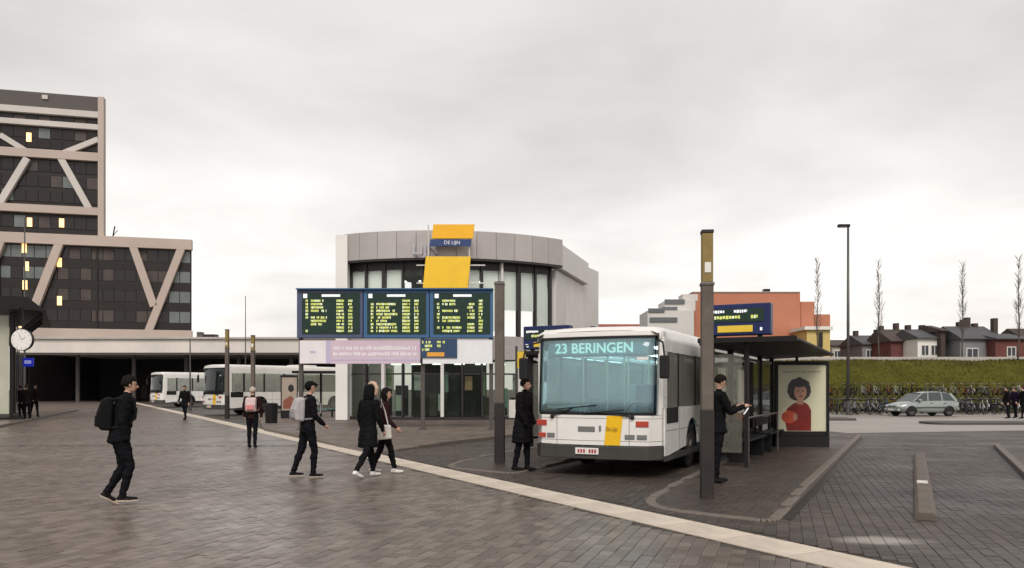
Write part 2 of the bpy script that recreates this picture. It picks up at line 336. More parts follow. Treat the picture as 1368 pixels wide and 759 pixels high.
# pavers: unit brick with a chamfered top
PW, PLn, PG, CH = 0.14, 0.20, 0.0045, 0.004
def paver_verts(w, l):
    a, b = w/2-PG/2, l/2-PG/2
    return [(-a,-b,-0.012),(a,-b,-0.012),(a,b,-0.012),(-a,b,-0.012),(-a,-b,-CH*.7),(a,-b,-CH*.7),(a,b,-CH*.7),(-a,b,-CH*.7),
            (-a+CH,-b+CH,0),(a-CH,-b+CH,0),(a-CH,b-CH,0),(-a+CH,b-CH,0)]
PF = [(8,9,10,11)]+[(i,(i+1)%4,4+(i+1)%4,4+i) for i in range(4)]+[(4+i,4+(i+1)%4,8+(i+1)%4,8+i) for i in range(4)]
cells = []
for i in range(-175, 220):
    for j in range(-24, 136):
        c = PV*(i*PW) + PU*(j*PLn + (PLn/2 if i % 2 else 0))
        if not (5.2 < c.y < NEAR-0.1) or abs(c.x) > c.y*0.74+1.6: continue
        if abs((c-LP).dot(LN)) < BAND_W/2+0.11: continue
        if any(inside((c.x, c.y), p) for p in PLATS): continue
        cells.append(c)
vis = [c for c in cells if c.y > 7.35 and abs(c.x)/c.y < 0.645]
vis.sort(key=lambda c: c.y); near = set((round(c.x, 4), round(c.y, 4)) for c in vis[:300])
proto = None; V = []; F = []; T = []
pv = paver_verts(PW, PLn); rq = random.Random(3)
cr, srn = math.cos(-PANG), math.sin(-PANG)
for c in cells:
    dz = rq.uniform(-0.003, 0.0015)-(0.004 if rq.random() < .02 else 0); tx, ty = rq.uniform(-.012, .012), rq.uniform(-.01, .01); rr = rq.uniform(-.012, .012)
    if (round(c.x, 4), round(c.y, 4)) in near:
        if proto is None:
            mb = MB(); mb.add(pv, PF); proto = mb.build('paver', M_pav_o, plaza); o = proto
        else: o = put(proto, (0,0,0), plaza)
        o.location = (c.x, c.y, dz); o.rotation_euler = (tx, ty, -PANG+rr); continue
    k = len(V)
    for (x_, y_, z_) in pv:
        V.append((c.x+x_*cr-y_*srn, c.y+x_*srn+y_*cr, z_+dz+x_*ty+y_*tx))
    for f in PF: F.append(tuple(i+k for i in f))
    T += [rq.random()]*12
me = bpy.data.meshes.new('paver_field'); me.from_pydata(V, [], F); me.materials.append(M_pav_a)
at = me.attributes.new('tone', 'FLOAT', 'POINT'); at.data.foreach_set('value', T)
o = bpy.data.objects.new('paver_field', me); COL.objects.link(o); o.parent = plaza; o['kind'] = 'stuff'

# the pale band of slabs
bandroot = thing('pale_slab_band', 'long straight band of pale concrete slabs crossing the dark paving', 'paving band')
ps = None; s = -9.0; rq = random.Random(9)
while s < 112:
    l = 0.98 if s < 40 else 3.98
    c = LP+LD*(s+l/2+0.01)
    if ps is None:
        mb = MB(); mb.box(-BAND_W/2, BAND_W/2, -0.5, 0.5, -0.012, 0.004); ps = mb.build('slab', M_band, bandroot, bevel=0.004); o = ps
    else: o = put(ps, (0,0,0), bandroot)
    o.location = (c.x, c.y, rq.uniform(-0.001, 0.001)); o.rotation_euler = (0, 0, LANG); o.scale = (1, l-0.012, 1); s += l+0.01

# raised platforms with kerb stones
mb = MB(); mb.box(-0.075, 0.075, -0.5, 0.5, -0.14, 0.008); kproto = mb.build('kerb_stone', M_kerb, bevel=0.018)
PZ = 0.10
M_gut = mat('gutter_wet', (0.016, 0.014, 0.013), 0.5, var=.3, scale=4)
def ramp_z(p, tip):            # platforms rise from a dropped kerb at their tip
    if tip is None: return PZ
    return PZ-0.085*(1-min(1, max(0, ((Vector(p[:2])-Vector(tip)).dot(U)-0.4)/2.6)))
def clip_poly(poly, tip, cut, keep_low):
    f = lambda p: (Vector(p[:2])-Vector(tip)).dot(U)-cut
    out = []; n = len(poly)
    for i in range(n):
        a, b = Vector(poly[i][:2]), Vector(poly[(i+1) % n][:2]); fa, fb = f(a), f(b); s_ = -1 if keep_low else 1
        if fa*s_ >= 0: out.append(a)
        if (fa < 0) != (fb < 0): out.append(a+(b-a)*(fa/(fa-fb)))
    return out
def platform(poly, name, m, closed=True, maxlen=1.0, limit=None, tip=None, gutter=0):
    mb = MB()
    polys = [poly] if tip is None else [q for q in (clip_poly(clip_poly(poly, tip, 0.4, False), tip, 3.0, True), clip_poly(poly, tip, 3.0, False), clip_poly(poly, tip, 0.4, True)) if len(q) > 2]
    for q in polys:
        k = len(mb.v); mb.prism([(p[0], p[1]) for p in q], -0.02, 1)
        for i in range(k, len(mb.v)):
            if mb.v[i][2] == 1: mb.v[i] = (mb.v[i][0], mb.v[i][1], ramp_z(mb.v[i], tip))
    pl = tag(mb.build(name, m), kind='structure'); n = len(poly)
    for i in range(n if closed else n-1):
        a = Vector(poly[i][:2]); b = Vector(poly[(i+1) % n][:2]); L_ = (b-a).length
        if L_ < 0.02: continue
        k = max(1, round(L_/maxlen))
        for q in range(k):
            c = a+(b-a)*((q+.5)/k)
            if limit and not limit(c): continue
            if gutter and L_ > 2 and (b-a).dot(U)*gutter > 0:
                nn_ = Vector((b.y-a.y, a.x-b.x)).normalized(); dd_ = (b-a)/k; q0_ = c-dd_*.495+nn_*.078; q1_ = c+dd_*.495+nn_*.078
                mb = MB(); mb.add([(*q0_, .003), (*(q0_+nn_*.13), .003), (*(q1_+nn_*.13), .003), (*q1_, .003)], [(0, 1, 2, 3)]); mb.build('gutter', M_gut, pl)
            put(kproto, (c.x, c.y, ramp_z(c, tip)), pl, rot=math.atan2(b.y-a.y, b.x-a.x)-R(90), scale=(1, L_/k-0.008 if L_ > .5 else L_/k*1.12, 1))
    return pl
TIP_R, TIP_L, TIP_B = (2.5, 10.4), (-.7, 15.95), (-3.6, 20.4)
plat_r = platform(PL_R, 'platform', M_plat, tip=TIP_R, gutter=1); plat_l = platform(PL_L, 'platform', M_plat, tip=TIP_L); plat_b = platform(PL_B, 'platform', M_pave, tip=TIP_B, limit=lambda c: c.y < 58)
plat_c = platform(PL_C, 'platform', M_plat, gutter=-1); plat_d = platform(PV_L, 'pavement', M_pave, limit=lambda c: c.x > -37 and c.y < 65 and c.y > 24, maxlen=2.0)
bpy.data.objects.remove(kproto)

# pale road beyond the bays, parking strip, islands
mb = MB(); mb.add([(p[0], p[1], 0.002) for p in [(12.6,29.5),(21.2,31.6),(75,31.6),(75,46),(10,46)]], [(0,1,2,3,4)]); tag(mb.build('road', M_road), kind='structure')
mb = MB(); mb.add([(p[0], p[1], 0.004) for p in [(10,46.05),(95,46.05),(95,60),(10,60)]], [(0,1,2,3)]); tag(mb.build('parking_lot', M_lot), kind='structure')
for k, (a, b, y0, y1, txt) in enumerate([(19.6, 42.0, 36.3, 38.4, 'long low asphalt island crossing the pale road'), (14.6, 18.3, 41.2, 43.8, 'short low asphalt island near the poster panel')]):
    poly = round_poly([(a, y0), (b, y0), (b, y1), (a, y1)], [0.8]*4)
    mb = MB(); mb.prism([(p.x, p.y) for p in poly], -0.01, 0.11); tag(mb.build('traffic_island', M_asph, bevel=0.03), kind='structure')

# low divider kerb in the right-hand bay
dv0 = G(1237, 695); dvr = thing('divider_kerb', 'worn low concrete divider strip lying in the empty bay', 'kerb', (dv0.x, dv0.y, 0), -ANG)
M_div = mat('divider_concrete', (0.115, 0.095, 0.080), 0.65, var=0.35, scale=6, bump=0.4, dirt=0.45)
M_divp = mat('worn_white_paint', (0.66, 0.63, 0.58), 0.6, var=0.3, scale=9, dirt=0.4)
yy = 0.0; rq = random.Random(4); k = 0
while yy < 9.5:
    l = 1.05; mb = MB(); w = 0.13; mb.prism_y([(-w,-0.01),(w,-0.01),(w,0.055),(w-0.05,0.1),(-w+0.05,0.1),(-w,0.055)], yy, yy+l-0.015)
    mb.build('divider_block', M_div, dvr, bevel=0.012); yy += l; k += 1
    if k == 4: mb = MB(); mb.box(-.085, .075, yy-.75, yy-.35, .095, .1035); mb.build('paint_remnant', M_divp, dvr)
# (puddle) patch of mortar in front of the divider
# ------------------------------------------------------------------ embankment and far ground
M_grass = mat('embankment_grass', (0.070, 0.066, 0.011), 0.95, var=0.35, scale=0.35, bump=0.8, bscale=3, spec=0.1)
M_blade = mat('grass_blade', (0.080, 0.070, 0.012), 0.9, var=0.4, scale=0.5, spec=0.1)
def bank(xx, t):       # height profile of the bank, t = distance behind its toe
    h = 4.05*min(1, max(0, (xx-12)/9.0))**0.7
    q = min(1, max(0, t/8.5)); q = q*q*(3-2*q)
    return h*q + 0.10*noise.noise(Vector((xx*0.3, t*0.5, 2)))*q
mb = MB(); nx, ny = 110, 26
for j in range(ny+1):
    t = j*0.5 if j <= 20 else 10+(j-20)**2*6
    for i in range(nx+1):
        xx = 10+i*1.0 + (max(0, i-60)**2)*0.05
        mb.v.append((xx, 57+t, bank(xx, t)-0.02))
for j in range(ny):
    for i in range(nx):
        a = j*(nx+1)+i; mb.f.append((a, a+1, a+nx+2, a+nx+1)); mb.mi.append(0)
tag(mb.build('embankment', M_grass, smooth=True), kind='structure')
mb = MB(); rq = random.Random(12)
for k in range(26000):
    xx = rq.uniform(13, 62); t = rq.uniform(0.2, 9.2)
    if noise.noise(Vector((xx*0.25, t*0.4, 5))) < rq.uniform(-0.9, 0.35): continue
    z0 = bank(xx, t)-0.03; h = rq.uniform(0.07, 0.20); a = rq.uniform(0, 6.28); w = 0.03
    dx, dy = math.cos(a)*w, math.sin(a)*w; lx, ly = rq.gauss(0, .1), rq.gauss(0, .1)
    mb.add([(xx-dx, 57+t-dy, z0), (xx+dx, 57+t+dy, z0), (xx+lx, 57+t+ly, z0+h)], [(0, 1, 2)])
tag(mb.build('grass', M_blade), 'olive grass tufts covering the long embankment', 'grass', kind='stuff')
M_conc = mat('pale_concrete', (0.42, 0.39, 0.36), 0.7, var=0.12, scale=0.6, bump=0.2, dirt=0.25)
mb = MB(); mb.box(13, 90, 66.6, 66.9, 3.6, 4.38); tag(mb.build('parapet_wall', M_conc, bevel=0.03), 'low pale concrete parapet along the top of the grass embankment', 'wall')

# ------------------------------------------------------------------ office tower and wing (upper left)
M_frame = mat('office_frame', (0.42, 0.345, 0.30), 0.6, var=0.08, scale=0.2, dirt=0.12)
M_frame_w = mat('office_band', (0.50, 0.46, 0.43), 0.6, var=0.08, scale=0.2, dirt=0.12)
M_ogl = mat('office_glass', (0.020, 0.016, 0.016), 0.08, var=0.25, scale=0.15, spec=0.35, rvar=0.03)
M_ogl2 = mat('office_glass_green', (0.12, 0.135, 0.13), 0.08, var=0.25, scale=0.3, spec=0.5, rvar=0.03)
M_oblind = mat('office_blind', (0.060, 0.046, 0.042), 0.5, var=0.3, scale=0.4)
M_span = mat('office_spandrel', (0.016, 0.012, 0.011), 0.4, var=0.2, scale=0.3)
M_warm = mat('warm_lamp_and_reflection', (0.9, 0.7, 0.4), 0.5, emit=(1.0, 0.52, 0.18), estr=1.0)
FA = R(76); FE = Vector((-math.sin(FA), -math.cos(FA)))       # along the facade from its right end to the left
F0 = Vector((X(256, 112), 112.0)); FN = Vector((-FE.y, FE.x))   # FN points away from the viewer?
if FN.y < 0: FN = -FN
def ft(px):                                                    # facade coordinate seen at photo column px
    k = (px-684)/FPX; return (k*F0.y-F0.x)/(FE.x-k*FE.y)
def fz(px, py): t = ft(px); return Z(py, F0.y+FE.y*t)
def fpt(t, off): p = F0+FE*t-FN*off; return (p.x, p.y)         # off = towards the viewer
def fbox(mb, t0, t1, o0, o1, z0, z1):
    mb.prism([fpt(t0, o0), fpt(t1, o0), fpt(t1, o1), fpt(t0, o1)], z0, z1)
def fdiag(mb, pa, pb, w, o0, o1):
    ta, za_, tb, zb = ft(pa[0]), fz(*pa), ft(pb[0]), fz(*pb)
    dx, dz = tb-ta, zb-za_; ln = math.hypot(dx, dz); nx_, nz_ = -dz/ln*w/2, dx/ln*w/2
    q = [(ta+nx_, za_+nz_), (ta-nx_, za_-nz_), (tb-nx_, zb-nz_), (tb+nx_, zb+nz_)]
    fr = [(*fpt(a, o1), b) for a, b in q]; bk = [(*fpt(a, o0), b) for a, b in q]
    mb.add(fr+bk, [(0,1,2,3),(7,6,5,4),(0,4,5,1),(1,5,6,2),(2,6,7,3),(3,7,4,0)])
def office_panes(root, t0, t1, rows, pitch, mtest, off):
    k = int((t1-t0)/pitch)
    for (za_, zb, kind) in rows:
        for i in range(k):
            a = t0+i*pitch+0.05; b = a+pitch-0.1
            mb = MB(); fbox(mb, a, b, off-0.08, off, za_, zb)
            mb.build('window_pane', mtest((a+b)/2, (za_+zb)/2), root)
tR = 48.0
wing = thing('office_wing', 'broad low office block with slanting concrete struts across dark glass', 'office building')
zt, zg1, zg0, zb0 = 22.8, 21.4, 10.0, 8.7
mb = MB(); back = [(-0.55*20+F0.x+0, F0.y+20)]
p0 = fpt(0, 0); p1 = fpt(tR, 0)
mb.prism([p0, p1, (p1[0]-14, p1[1]+22), (p0[0]-11, p0[1]+22)], zb0, zt-0.3); mb.build('core', M_span, wing)
mb = MB(); fbox(mb, -0.12, tR, -0.2, 0.9, zg1, zt); mb.build('roof_beam', M_frame, wing)
mb = MB(); fbox(mb, -0.12, tR, -0.2, 0.9, zb0, zg0-0.05); mb.build('base_beam', M_frame, wing)
rq = random.Random(21)
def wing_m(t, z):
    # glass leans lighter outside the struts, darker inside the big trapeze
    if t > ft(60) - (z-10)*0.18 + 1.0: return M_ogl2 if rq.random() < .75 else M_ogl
    if t < ft(222) + 0.0 and t < ft(199)-(z-10)*0.40: return M_ogl2  # right triangle: sky reflection put into the pane colour
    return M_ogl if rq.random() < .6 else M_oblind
rows = []
for k in range(4):
    z0 = zg0+0.1+k*2.85; rows.append((z0+0.95, z0+2.55, 0))
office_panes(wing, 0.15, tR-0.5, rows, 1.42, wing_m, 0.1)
for k in range(5):
    mb = MB(); z0 = zg0+0.1+k*2.85; fbox(mb, 0.1, tR, 0.0, 0.16, z0-0.3, min(z0+0.9, zg1+0.02) if k < 4 else zg1+0.02); mb.build('spandrel', M_span, wing)
for px in (130, 0):
    t = ft(px); mb = MB(); fbox(mb, t-0.12, t+0.12, 0.0, 0.3, zg0, zg1); mb.build('mullion', M_span, wing)
for pa, pb, w in [((83, 322), (37, 440), 1.05), ((177, 324), (207, 410), 1.0), ((246, 326), (197, 450), 1.0), ((4, 322), (-40, 440), 1.0)]:
    mb = MB(); fdiag(mb, pa, pb, w, 0.0, 0.88); mb.build('strut', M_frame, wing)
for (px, py) in [(80, 351), (80, 402), (33, 332), (36, 356), (34, 381), (36, 405), (27, 432)]:  # the left column is reflected lights, built as glowing boxes
    t = ft(px); z = fz(px, py); mb = MB(); fbox(mb, t-0.28, t+0.28, 0.1, 0.22, z-0.62, z+0.62); mb.build('lamp', M_warm, wing)
tower = thing('office_tower', 'tall dark office tower with pale horizontal bands and diagonal struts', 'office tower')
tq = ft(138); TO = -0.6
a0, a1 = fpt(tq, TO), fpt(tR, TO); zt2 = fz(137, 130)
mb = MB(); mb.prism([a0, a1, (a1[0]-16, a1[1]+22), (a0[0]-12.4, a0[1]+22)], zt-0.2, zt2-0.2); mb.build('core', M_span, tower)
def zz(py): return fz(137, py)
mb = MB(); fbox(mb, tq-0.05, tR, TO-0.1, TO+0.5, zz(152)+0.2, zt2); mb.build('parapet', mat('tower_parapet', (0.075, 0.062, 0.058), 0.5, var=0.15, scale=0.3), tower)
mb = MB(); fbox(mb, tq-0.1, tR, TO, TO+0.7, zz(158), zz(150)); mb.build('band', M_frame_w, tower)
mb = MB(); fbox(mb, tq-0.1, tR, TO, TO+0.7, zz(174), zz(167)); mb.build('band', M_frame_w, tower)
mb = MB(); fbox(mb, tq-0.1, tR, TO, TO+0.75, zz(216), zz(205)); mb.build('band', M_frame, tower)
mb = MB(); fbox(mb, tq-0.1, tR, TO, TO+0.75, zz(288), zz(278)); mb.build('band', M_frame, tower)
mb = MB(); fbox(mb, tq-0.12, tq+0.62, TO-0.2, TO+0.9, zt-0.1, zt2-0.05); mb.build('corner_column', M_frame, tower)
def tow_m(t, z): return M_ogl if rq.random() < .72 else (M_oblind if rq.random() < .7 else M_ogl2)
trow = [(zz(166)+.1, zz(159)-.1, 0), (zz(204)+0.2, zz(191), 0), (zz(189), zz(176), 0)]
h = (zz(217)-zz(277))/3
for k in range(3): trow.append((zz(277)+k*h+0.45, zz(277)+(k+1)*h-0.12, 0))
trow.append((zz(310)+.3, zz(290)-.2, 0))
office_panes(tower, tq+0.75, tR-.5, trow, 1.5, tow_m, TO+0.1)
for pa, pb, w in [((36, 211), (-6, 280), 0.85), ((81, 211), (119, 279), 0.85), ((0, 180), (42, 206), 0.7), ((78, 207), (131, 186), 0.7), ((-6, 280), (-44, 211), .85)]:
    mb = MB(); fdiag(mb, pa, pb, w, TO, TO+0.68); mb.build('strut', M_frame_w, tower)
for (px, py) in [(37, 182), (38, 296), (81, 297)]:
    t = ft(px); z = fz(px, py); mb = MB(); fbox(mb, t-0.3, t+0.3, TO+0.1, TO+0.22, z-0.6, z+0.6); mb.build('lamp', M_warm, tower)
t = ft(60); mb = MB(); fbox(mb, t-.35, t+.35, TO+.5, TO+.7, zt2-.9, zt2-.35); mb.build('roof_fixture', M_frame_w, tower)
# small roof mast between the blocks
mm = thing('roof_mast', 'thin slanting mast on the roof of the low office block', 'mast', (X(148, 116), 116, zt-0.3))
mb = MB(); mb.tube([(0,0,0),(0.6,0,3.2)], 0.09, 6).tube([(.2,0,1.6),(1.0,0,2.6)], 0.05, 5); mb.build('mast', M_span, mm)

# ------------------------------------------------------------------ pale viaduct-like canopy
deck = thing('station_canopy', 'long pale concrete canopy spanning in front of the office wing', 'canopy', (0, 100, 0))
mb = MB(); mb.box(-62, -20, -1, 26, 6.25, 7.95)
mb.build('roof_slab', mat('canopy_concrete', (0.62, 0.58, 0.53), 0.7, var=0.10, scale=0.25, dirt=0.2), deck)
mb = MB(); mb.box(-62.2, -19.8, -1.35, 26.2, 7.95, 8.2); mb.build('roof_edge', M_conc, deck, bevel=0.03)
mb = MB(); mb.box(-62.2, -19.8, -1.2, -1.0, 5.95, 6.25); mb.build('fascia_strip', mat('dark_fascia', (0.06, 0.05, 0.048), 0.6), deck)
for xx in (-58, -50.5, -43.5, -36.5, -29.5, -22.5):
    mb = MB(); mb.tube([(xx, 5, -0.02), (xx, 5, 6.25)], 0.26, 14); mb.build('column', mat('column_grey', (.12,.11,.105), .7), deck, smooth=False)
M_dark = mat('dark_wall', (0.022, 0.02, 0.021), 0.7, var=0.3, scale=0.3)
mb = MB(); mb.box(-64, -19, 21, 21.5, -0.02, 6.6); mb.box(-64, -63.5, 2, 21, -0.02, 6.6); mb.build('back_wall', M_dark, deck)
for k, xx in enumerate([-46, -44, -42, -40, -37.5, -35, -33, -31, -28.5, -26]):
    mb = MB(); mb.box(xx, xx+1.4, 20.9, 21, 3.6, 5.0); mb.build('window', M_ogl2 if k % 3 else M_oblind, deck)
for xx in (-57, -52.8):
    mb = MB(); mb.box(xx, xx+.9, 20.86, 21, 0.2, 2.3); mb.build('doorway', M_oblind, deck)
ac = thing('rooftop_unit', 'small grey unit box on top of the pale canopy', 'ventilation unit', (X(278, 102), 102, 8.2))
mb = MB(); mb.box(-1.3, 1.2, -0.5, 0.5, 0, 0.55).box(-1.3, -0.7, -0.5, 0.5, 0.56, 0.85); mb.build('housing', mat('unit_grey', (0.10, 0.085, 0.08), 0.6), ac, bevel=0.03)
mb = MB(); mb.box(-0.5, 1.1, -0.53, -0.5, 0.1, 0.45); mb.build('grille', M_span, ac)

# ------------------------------------------------------------------ left-hand waiting hall with the clock
M_hall = mat('hall_panel', (0.46, 0.46, 0.37), 0.5, var=0.12, scale=0.6, dirt=0.2)
M_darkmetal = mat('dark_metal', (0.014, 0.013, 0.013), 0.42, metal=0.3, var=0.2, scale=4)
hall = thing('waiting_hall', 'dark framed waiting hall with pale panels and overhanging roof', 'waiting hall', (X(15, 40), 40.0, 0.10), R(31))
mb = MB(); mb.box(-7, 0.55, 0, 11, -0.02, 0.1); mb.build('plinth', M_darkmetal, hall)
for k in range(4):
    mb = MB(); mb.box(-1.55-k*1.6, -0.1-k*1.6, 0.08, 0.16, 0.3, 5.3); mb.build('panel', M_hall, hall)
for k in range(5):
    mb = MB(); mb.box(-0.08-k*1.6, 0.10-k*1.6, 0, 0.2, 0.1, 5.5); mb.build('post', M_darkmetal, hall, bevel=0.01)
for k in range(5):
    mb = MB(); mb.box(0.0, 0.16, 0.25+k*2.2, 2.1+k*2.2, 0.3, 5.3); mb.build('side_panel', M_ogl2 if k % 2 else M_dark, hall)
mb = MB(); mb.add([(-8,-0.9,5.55),(1.5,-0.9,5.55),(1.9,11.5,5.55),(-8,11.5,5.55),(-8,-0.9,6.2),(0.7,-0.9,6.2),(1.2,11.5,6.2),(-8,11.5,6.2)],[(0,3,2,1),(4,5,6,7),(0,1,5,4),(1,2,6,5),(2,3,7,6),(3,0,4,7)])
mb.build('roof', M_darkmetal, hall)
for yy in (1.2, 4, 7): 
    mb = MB(); mb.bar((0.1, yy, 4.3), (1.35, yy, 5.52), 0.14, 0.2); mb.build('bracket', M_darkmetal, hall)
ck = thing('station_clock', 'round white station clock hanging beside the waiting hall', 'clock', (X(30, 39.2), 39.2, Z(454, 39.2)))
M_face = mat('clock_face', (0.72, 0.70, 0.68), 0.4, var=0.08, scale=8)
mb = MB(); mb.tube([(0,-0.06,0),(0,0.1,0)], 0.54, 28); mb.build('case', M_darkmetal, ck)
mb = MB(); mb.tube([(0,-0.085,0),(0,-0.06,0)], 0.515, 28); mb.build('dial', M_face, ck)
for a in range(12):
    mb = MB(); c, s_ = math.sin(a*math.pi/6), math.cos(a*math.pi/6); mb.bar((c*.40,-0.09,s_*.40),(c*.47,-0.09,s_*.47),0.03,0.008,up=(0,1,0)); mb.build('hour_mark', mat('clock_grey', (0.33,0.32,0.31), 0.5), ck)
mb = MB(); mb.bar((0,-0.093,0),(0.2,-0.093,0.12),0.035,0.008,up=(0,1,0)); mb.build('hour_hand', MATS['clock_grey'], ck)
mb = MB(); mb.bar((0,-0.099,0),(-0.12,-0.099,0.33),0.025,0.008,up=(0,1,0)); mb.build('minute_hand', MATS['clock_grey'], ck)
hp = ck.location
mb = MB(); mb.bar((0,0.02,0.5),(0,0.02,1.62),0.06,0.06); mb.bar((0,.02,1.6),(-1.0,.9,1.6),.06,.06); mb.build('hanger', M_darkmetal, ck)
sg = thing('blue_sign', 'small glowing blue square sign beside the waiting hall', 'sign', (X(38, 47), 47, Z(484, 47)))
mb = MB(); mb.box(-0.3, 0.3, -0.06, 0.06, -0.26, 0.26); mb.build('box', mat('blue_lit', (0.02,0.03,0.25), 0.4, emit=(0.02,0.03,0.5), estr=0.3), sg, bevel=0.02)
mb = MB(); mb.box(-0.2, 0.2, -0.075, -0.062, -0.09, 0.11); mb.build('pictogram', mat('lit_pale_blue', (0.5,0.55,0.9), 0.4, emit=(0.4,0.42,.9), estr=0.25), sg)
mb = MB(); mb.tube([(0,0,-0.3),(0,0,-3.15)], 0.05, 8); mb.build('post', M_darkmetal, sg)

# ------------------------------------------------------------------ round-fronted bus office
BC = Vector((-4.0, 49.0)); BR = 9.5
off = thing('bus_office', 'two storey bus office with round glazed front and grey metal fascia', 'building', (BC.x, BC.y, 0.10))
M_wht = mat('white_render', (0.70, 0.68, 0.65), 0.6, var=0.06, scale=0.5, dirt=0.14)
M_fas = mat('fascia_grey', (0.40, 0.37, 0.36), 0.42, metal=0.25, var=0.09, scale=0.8, dirt=0.12)
M_fas2 = mat('fascia_pale', (0.58, 0.56, 0.54), 0.45, metal=0.15, var=0.08, scale=0.6)
M_mul = mat('mullion_dark', (0.030, 0.026, 0.028), 0.4, var=0.1)
M_mulw = mat('mullion_white', (0.60, 0.58, 0.56), 0.5, var=0.08)
M_blind = mat('white_blind', (0.80, 0.84, 0.80), 0.8, var=0.06, scale=0.6)
G_low = glass('shop_glass', (0.72, 0.76, 0.72), 0.02, (0.25, 0.30, 0.28), fres=1.22)
G_up = glass('upper_glass', (0.96, 0.97, 0.96), 0.02, (0.35, 0.40, 0.40), fres=1.2)
def arc(th, r, z): return (r*math.sin(R(th)), -r*math.cos(R(th)), z)
def arcband(mb, t0, t1, r0, r1, z0, z1, n=2):
    for i in range(n):
        a, b = t0+(t1-t0)*i/n, t0+(t1-t0)*(i+1)/n
        mb.add([arc(a,r1,z0),arc(b,r1,z0),arc(b,r0,z0),arc(a,r0,z0),arc(a,r1,z1),arc(b,r1,z1),arc(b,r0,z1),arc(a,r0,z1)],
               [(0,3,2,1),(4,5,6,7),(0,1,5,4),(2,3,7,6)]+([(3,0,4,7)] if i == 0 else [])+([(1,2,6,5)] if i == n-1 else []))
T0, T1 = -27.0, 39.0; NP = 11; dT = (T1-T0)/NP
for i in range(NP+1):                                        # fascia panels, 12 of them with open joints
    a = T0+.1+i*(T1-T0+2.2)/(NP+1); b = a+(T1-T0+2.2)/(NP+1)-0.10
    mb = MB(); arcband(mb, a, b, BR+0.1, BR+0.62, 8.05, 9.42); mb.build('fascia_panel', M_fas if i not in (2, 6, 9) else mat('fascia_grey_light', (0.43, 0.40, 0.39), .42, metal=.25, var=.08), off, bevel=0.01)
mb = MB(); arcband(mb, T0+.1, T1+2.3, 0.5, BR+0.58, 9.2, 9.35, 12); mb.build('roof', M_fas, off)
mb = MB(); arcband(mb, T0+.1, T1+2.3, BR-2, BR+0.6, 7.95, 8.04, 12); mb.build('soffit', M_mul, off)
mb = MB(); arcband(mb, T0, T1, BR-0.25, BR+0.12, 3.05, 4.25, 12); mb.build('floor_band', mat('band_grey', (0.33,0.31,0.30), 0.5), off)
mb = MB(); arcband(mb, T0, T1, BR-0.3, BR+0.1, -0.02, 0.16, 12); mb.build('plinth', M_mul, off)
for i in range(NP+1):
    th = T0+i*dT
    wide = i in (2, 5, 9)
    mb = MB(); h = 0.016*57.3/2 if not wide else 0.028*57.3/2
    arcband(mb, th-h*0.6, th+h*0.6, BR-0.1, BR+(0.14 if not wide else 0.22), 0.16, 3.05, 1); mb.build('mullion', M_mulw if wide or i in (0,) else M_mul, off)
    mb = MB(); arcband(mb, th-h*0.7, th+h*0.7, BR-0.1, BR+(0.14 if i != 8 else 0.3), 4.25, 7.95, 1); mb.build('mullion', M_mulw if i == 8 else M_mul, off)
for i in range(NP):
    a, b = T0+i*dT+0.5, T0+(i+1)*dT-0.5
    mb = MB(); arcband(mb, a, b, BR-0.02, BR+0.02, 0.2, 3.0, 1); mb.build('window_pane', G_low, off)
    mb = MB(); arcband(mb, a, b, BR-0.02, BR+0.02, 4.3, 7.6, 1); mb.build('window_pane', G_up, off)
    mb = MB(); arcband(mb, a, b, BR-0.05, BR+0.06, 7.6, 7.95, 1); mb.build('transom', M_mul, off)
    if i not in (3, 4):
        zb = 5.6 if i in (6, 8, 9) else 4.5
        mb = MB(); arcband(mb, a+.1, b-.1, BR-0.09, BR-0.07, zb, 7.58, 1); mb.build('blind', M_blind, off)
    mb = MB(); arcband(mb, a, b, BR-0.03, BR+0.05, 2.28, 2.36, 1); mb.build('transom', M_mul, off)
# interior: floors, back wall, ceiling lamps, counters, notices
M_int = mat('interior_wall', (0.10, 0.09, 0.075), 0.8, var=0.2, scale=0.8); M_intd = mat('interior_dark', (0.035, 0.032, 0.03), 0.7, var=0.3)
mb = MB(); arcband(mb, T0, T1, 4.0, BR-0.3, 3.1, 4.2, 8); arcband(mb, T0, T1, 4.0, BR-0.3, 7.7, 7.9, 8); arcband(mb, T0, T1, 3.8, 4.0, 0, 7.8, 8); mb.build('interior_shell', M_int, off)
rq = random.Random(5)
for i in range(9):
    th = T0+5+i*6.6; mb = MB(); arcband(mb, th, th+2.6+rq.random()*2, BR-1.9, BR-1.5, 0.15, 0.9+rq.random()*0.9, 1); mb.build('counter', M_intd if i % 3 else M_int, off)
for i, (th, z0, h, w, c) in enumerate([(-16, 1.7, 0.9, 2.6, 0), (-6, 1.5, 0.9, 3.0, 1), (3.2, 1.4, 1.0, 1.6, 2), (10, 1.5, 0.7, 2.4, 3), (-12, 0.45, 0.8, 2.0, 1), (1.6, .45, .85, 1.9, 1), (15, 1.2, 1.2, 1.6, 0), (22, .6, 1.0, 2.2, 2), (26, 1.5, .8, 2, 1)]):
    m_ = [mat('notice_green', (0.30,0.42,0.22), .6), mat('notice_white', (0.62,0.68,0.62), .6), mat('notice_teal', (0.28,0.45,0.40), .6), mat('notice_peach', (0.65,0.40,0.25), .6)][c]
    mb = MB(); arcband(mb, th, th+w, BR-0.3, BR-0.28, z0, z0+h, 1); mb.build('notice', m_, off)
M_tl = mat('tube_lamp', (0.9,0.95,0.85), .5, emit=(0.85,1,0.8), estr=2.2)
for i in range(6):
    mb = MB(); th = T0+6+i*9.5; arcband(mb, th, th+4.5, BR-2.6, BR-2.45, 2.86, 2.92, 1); mb.build('ceiling_lamp', M_tl, off)
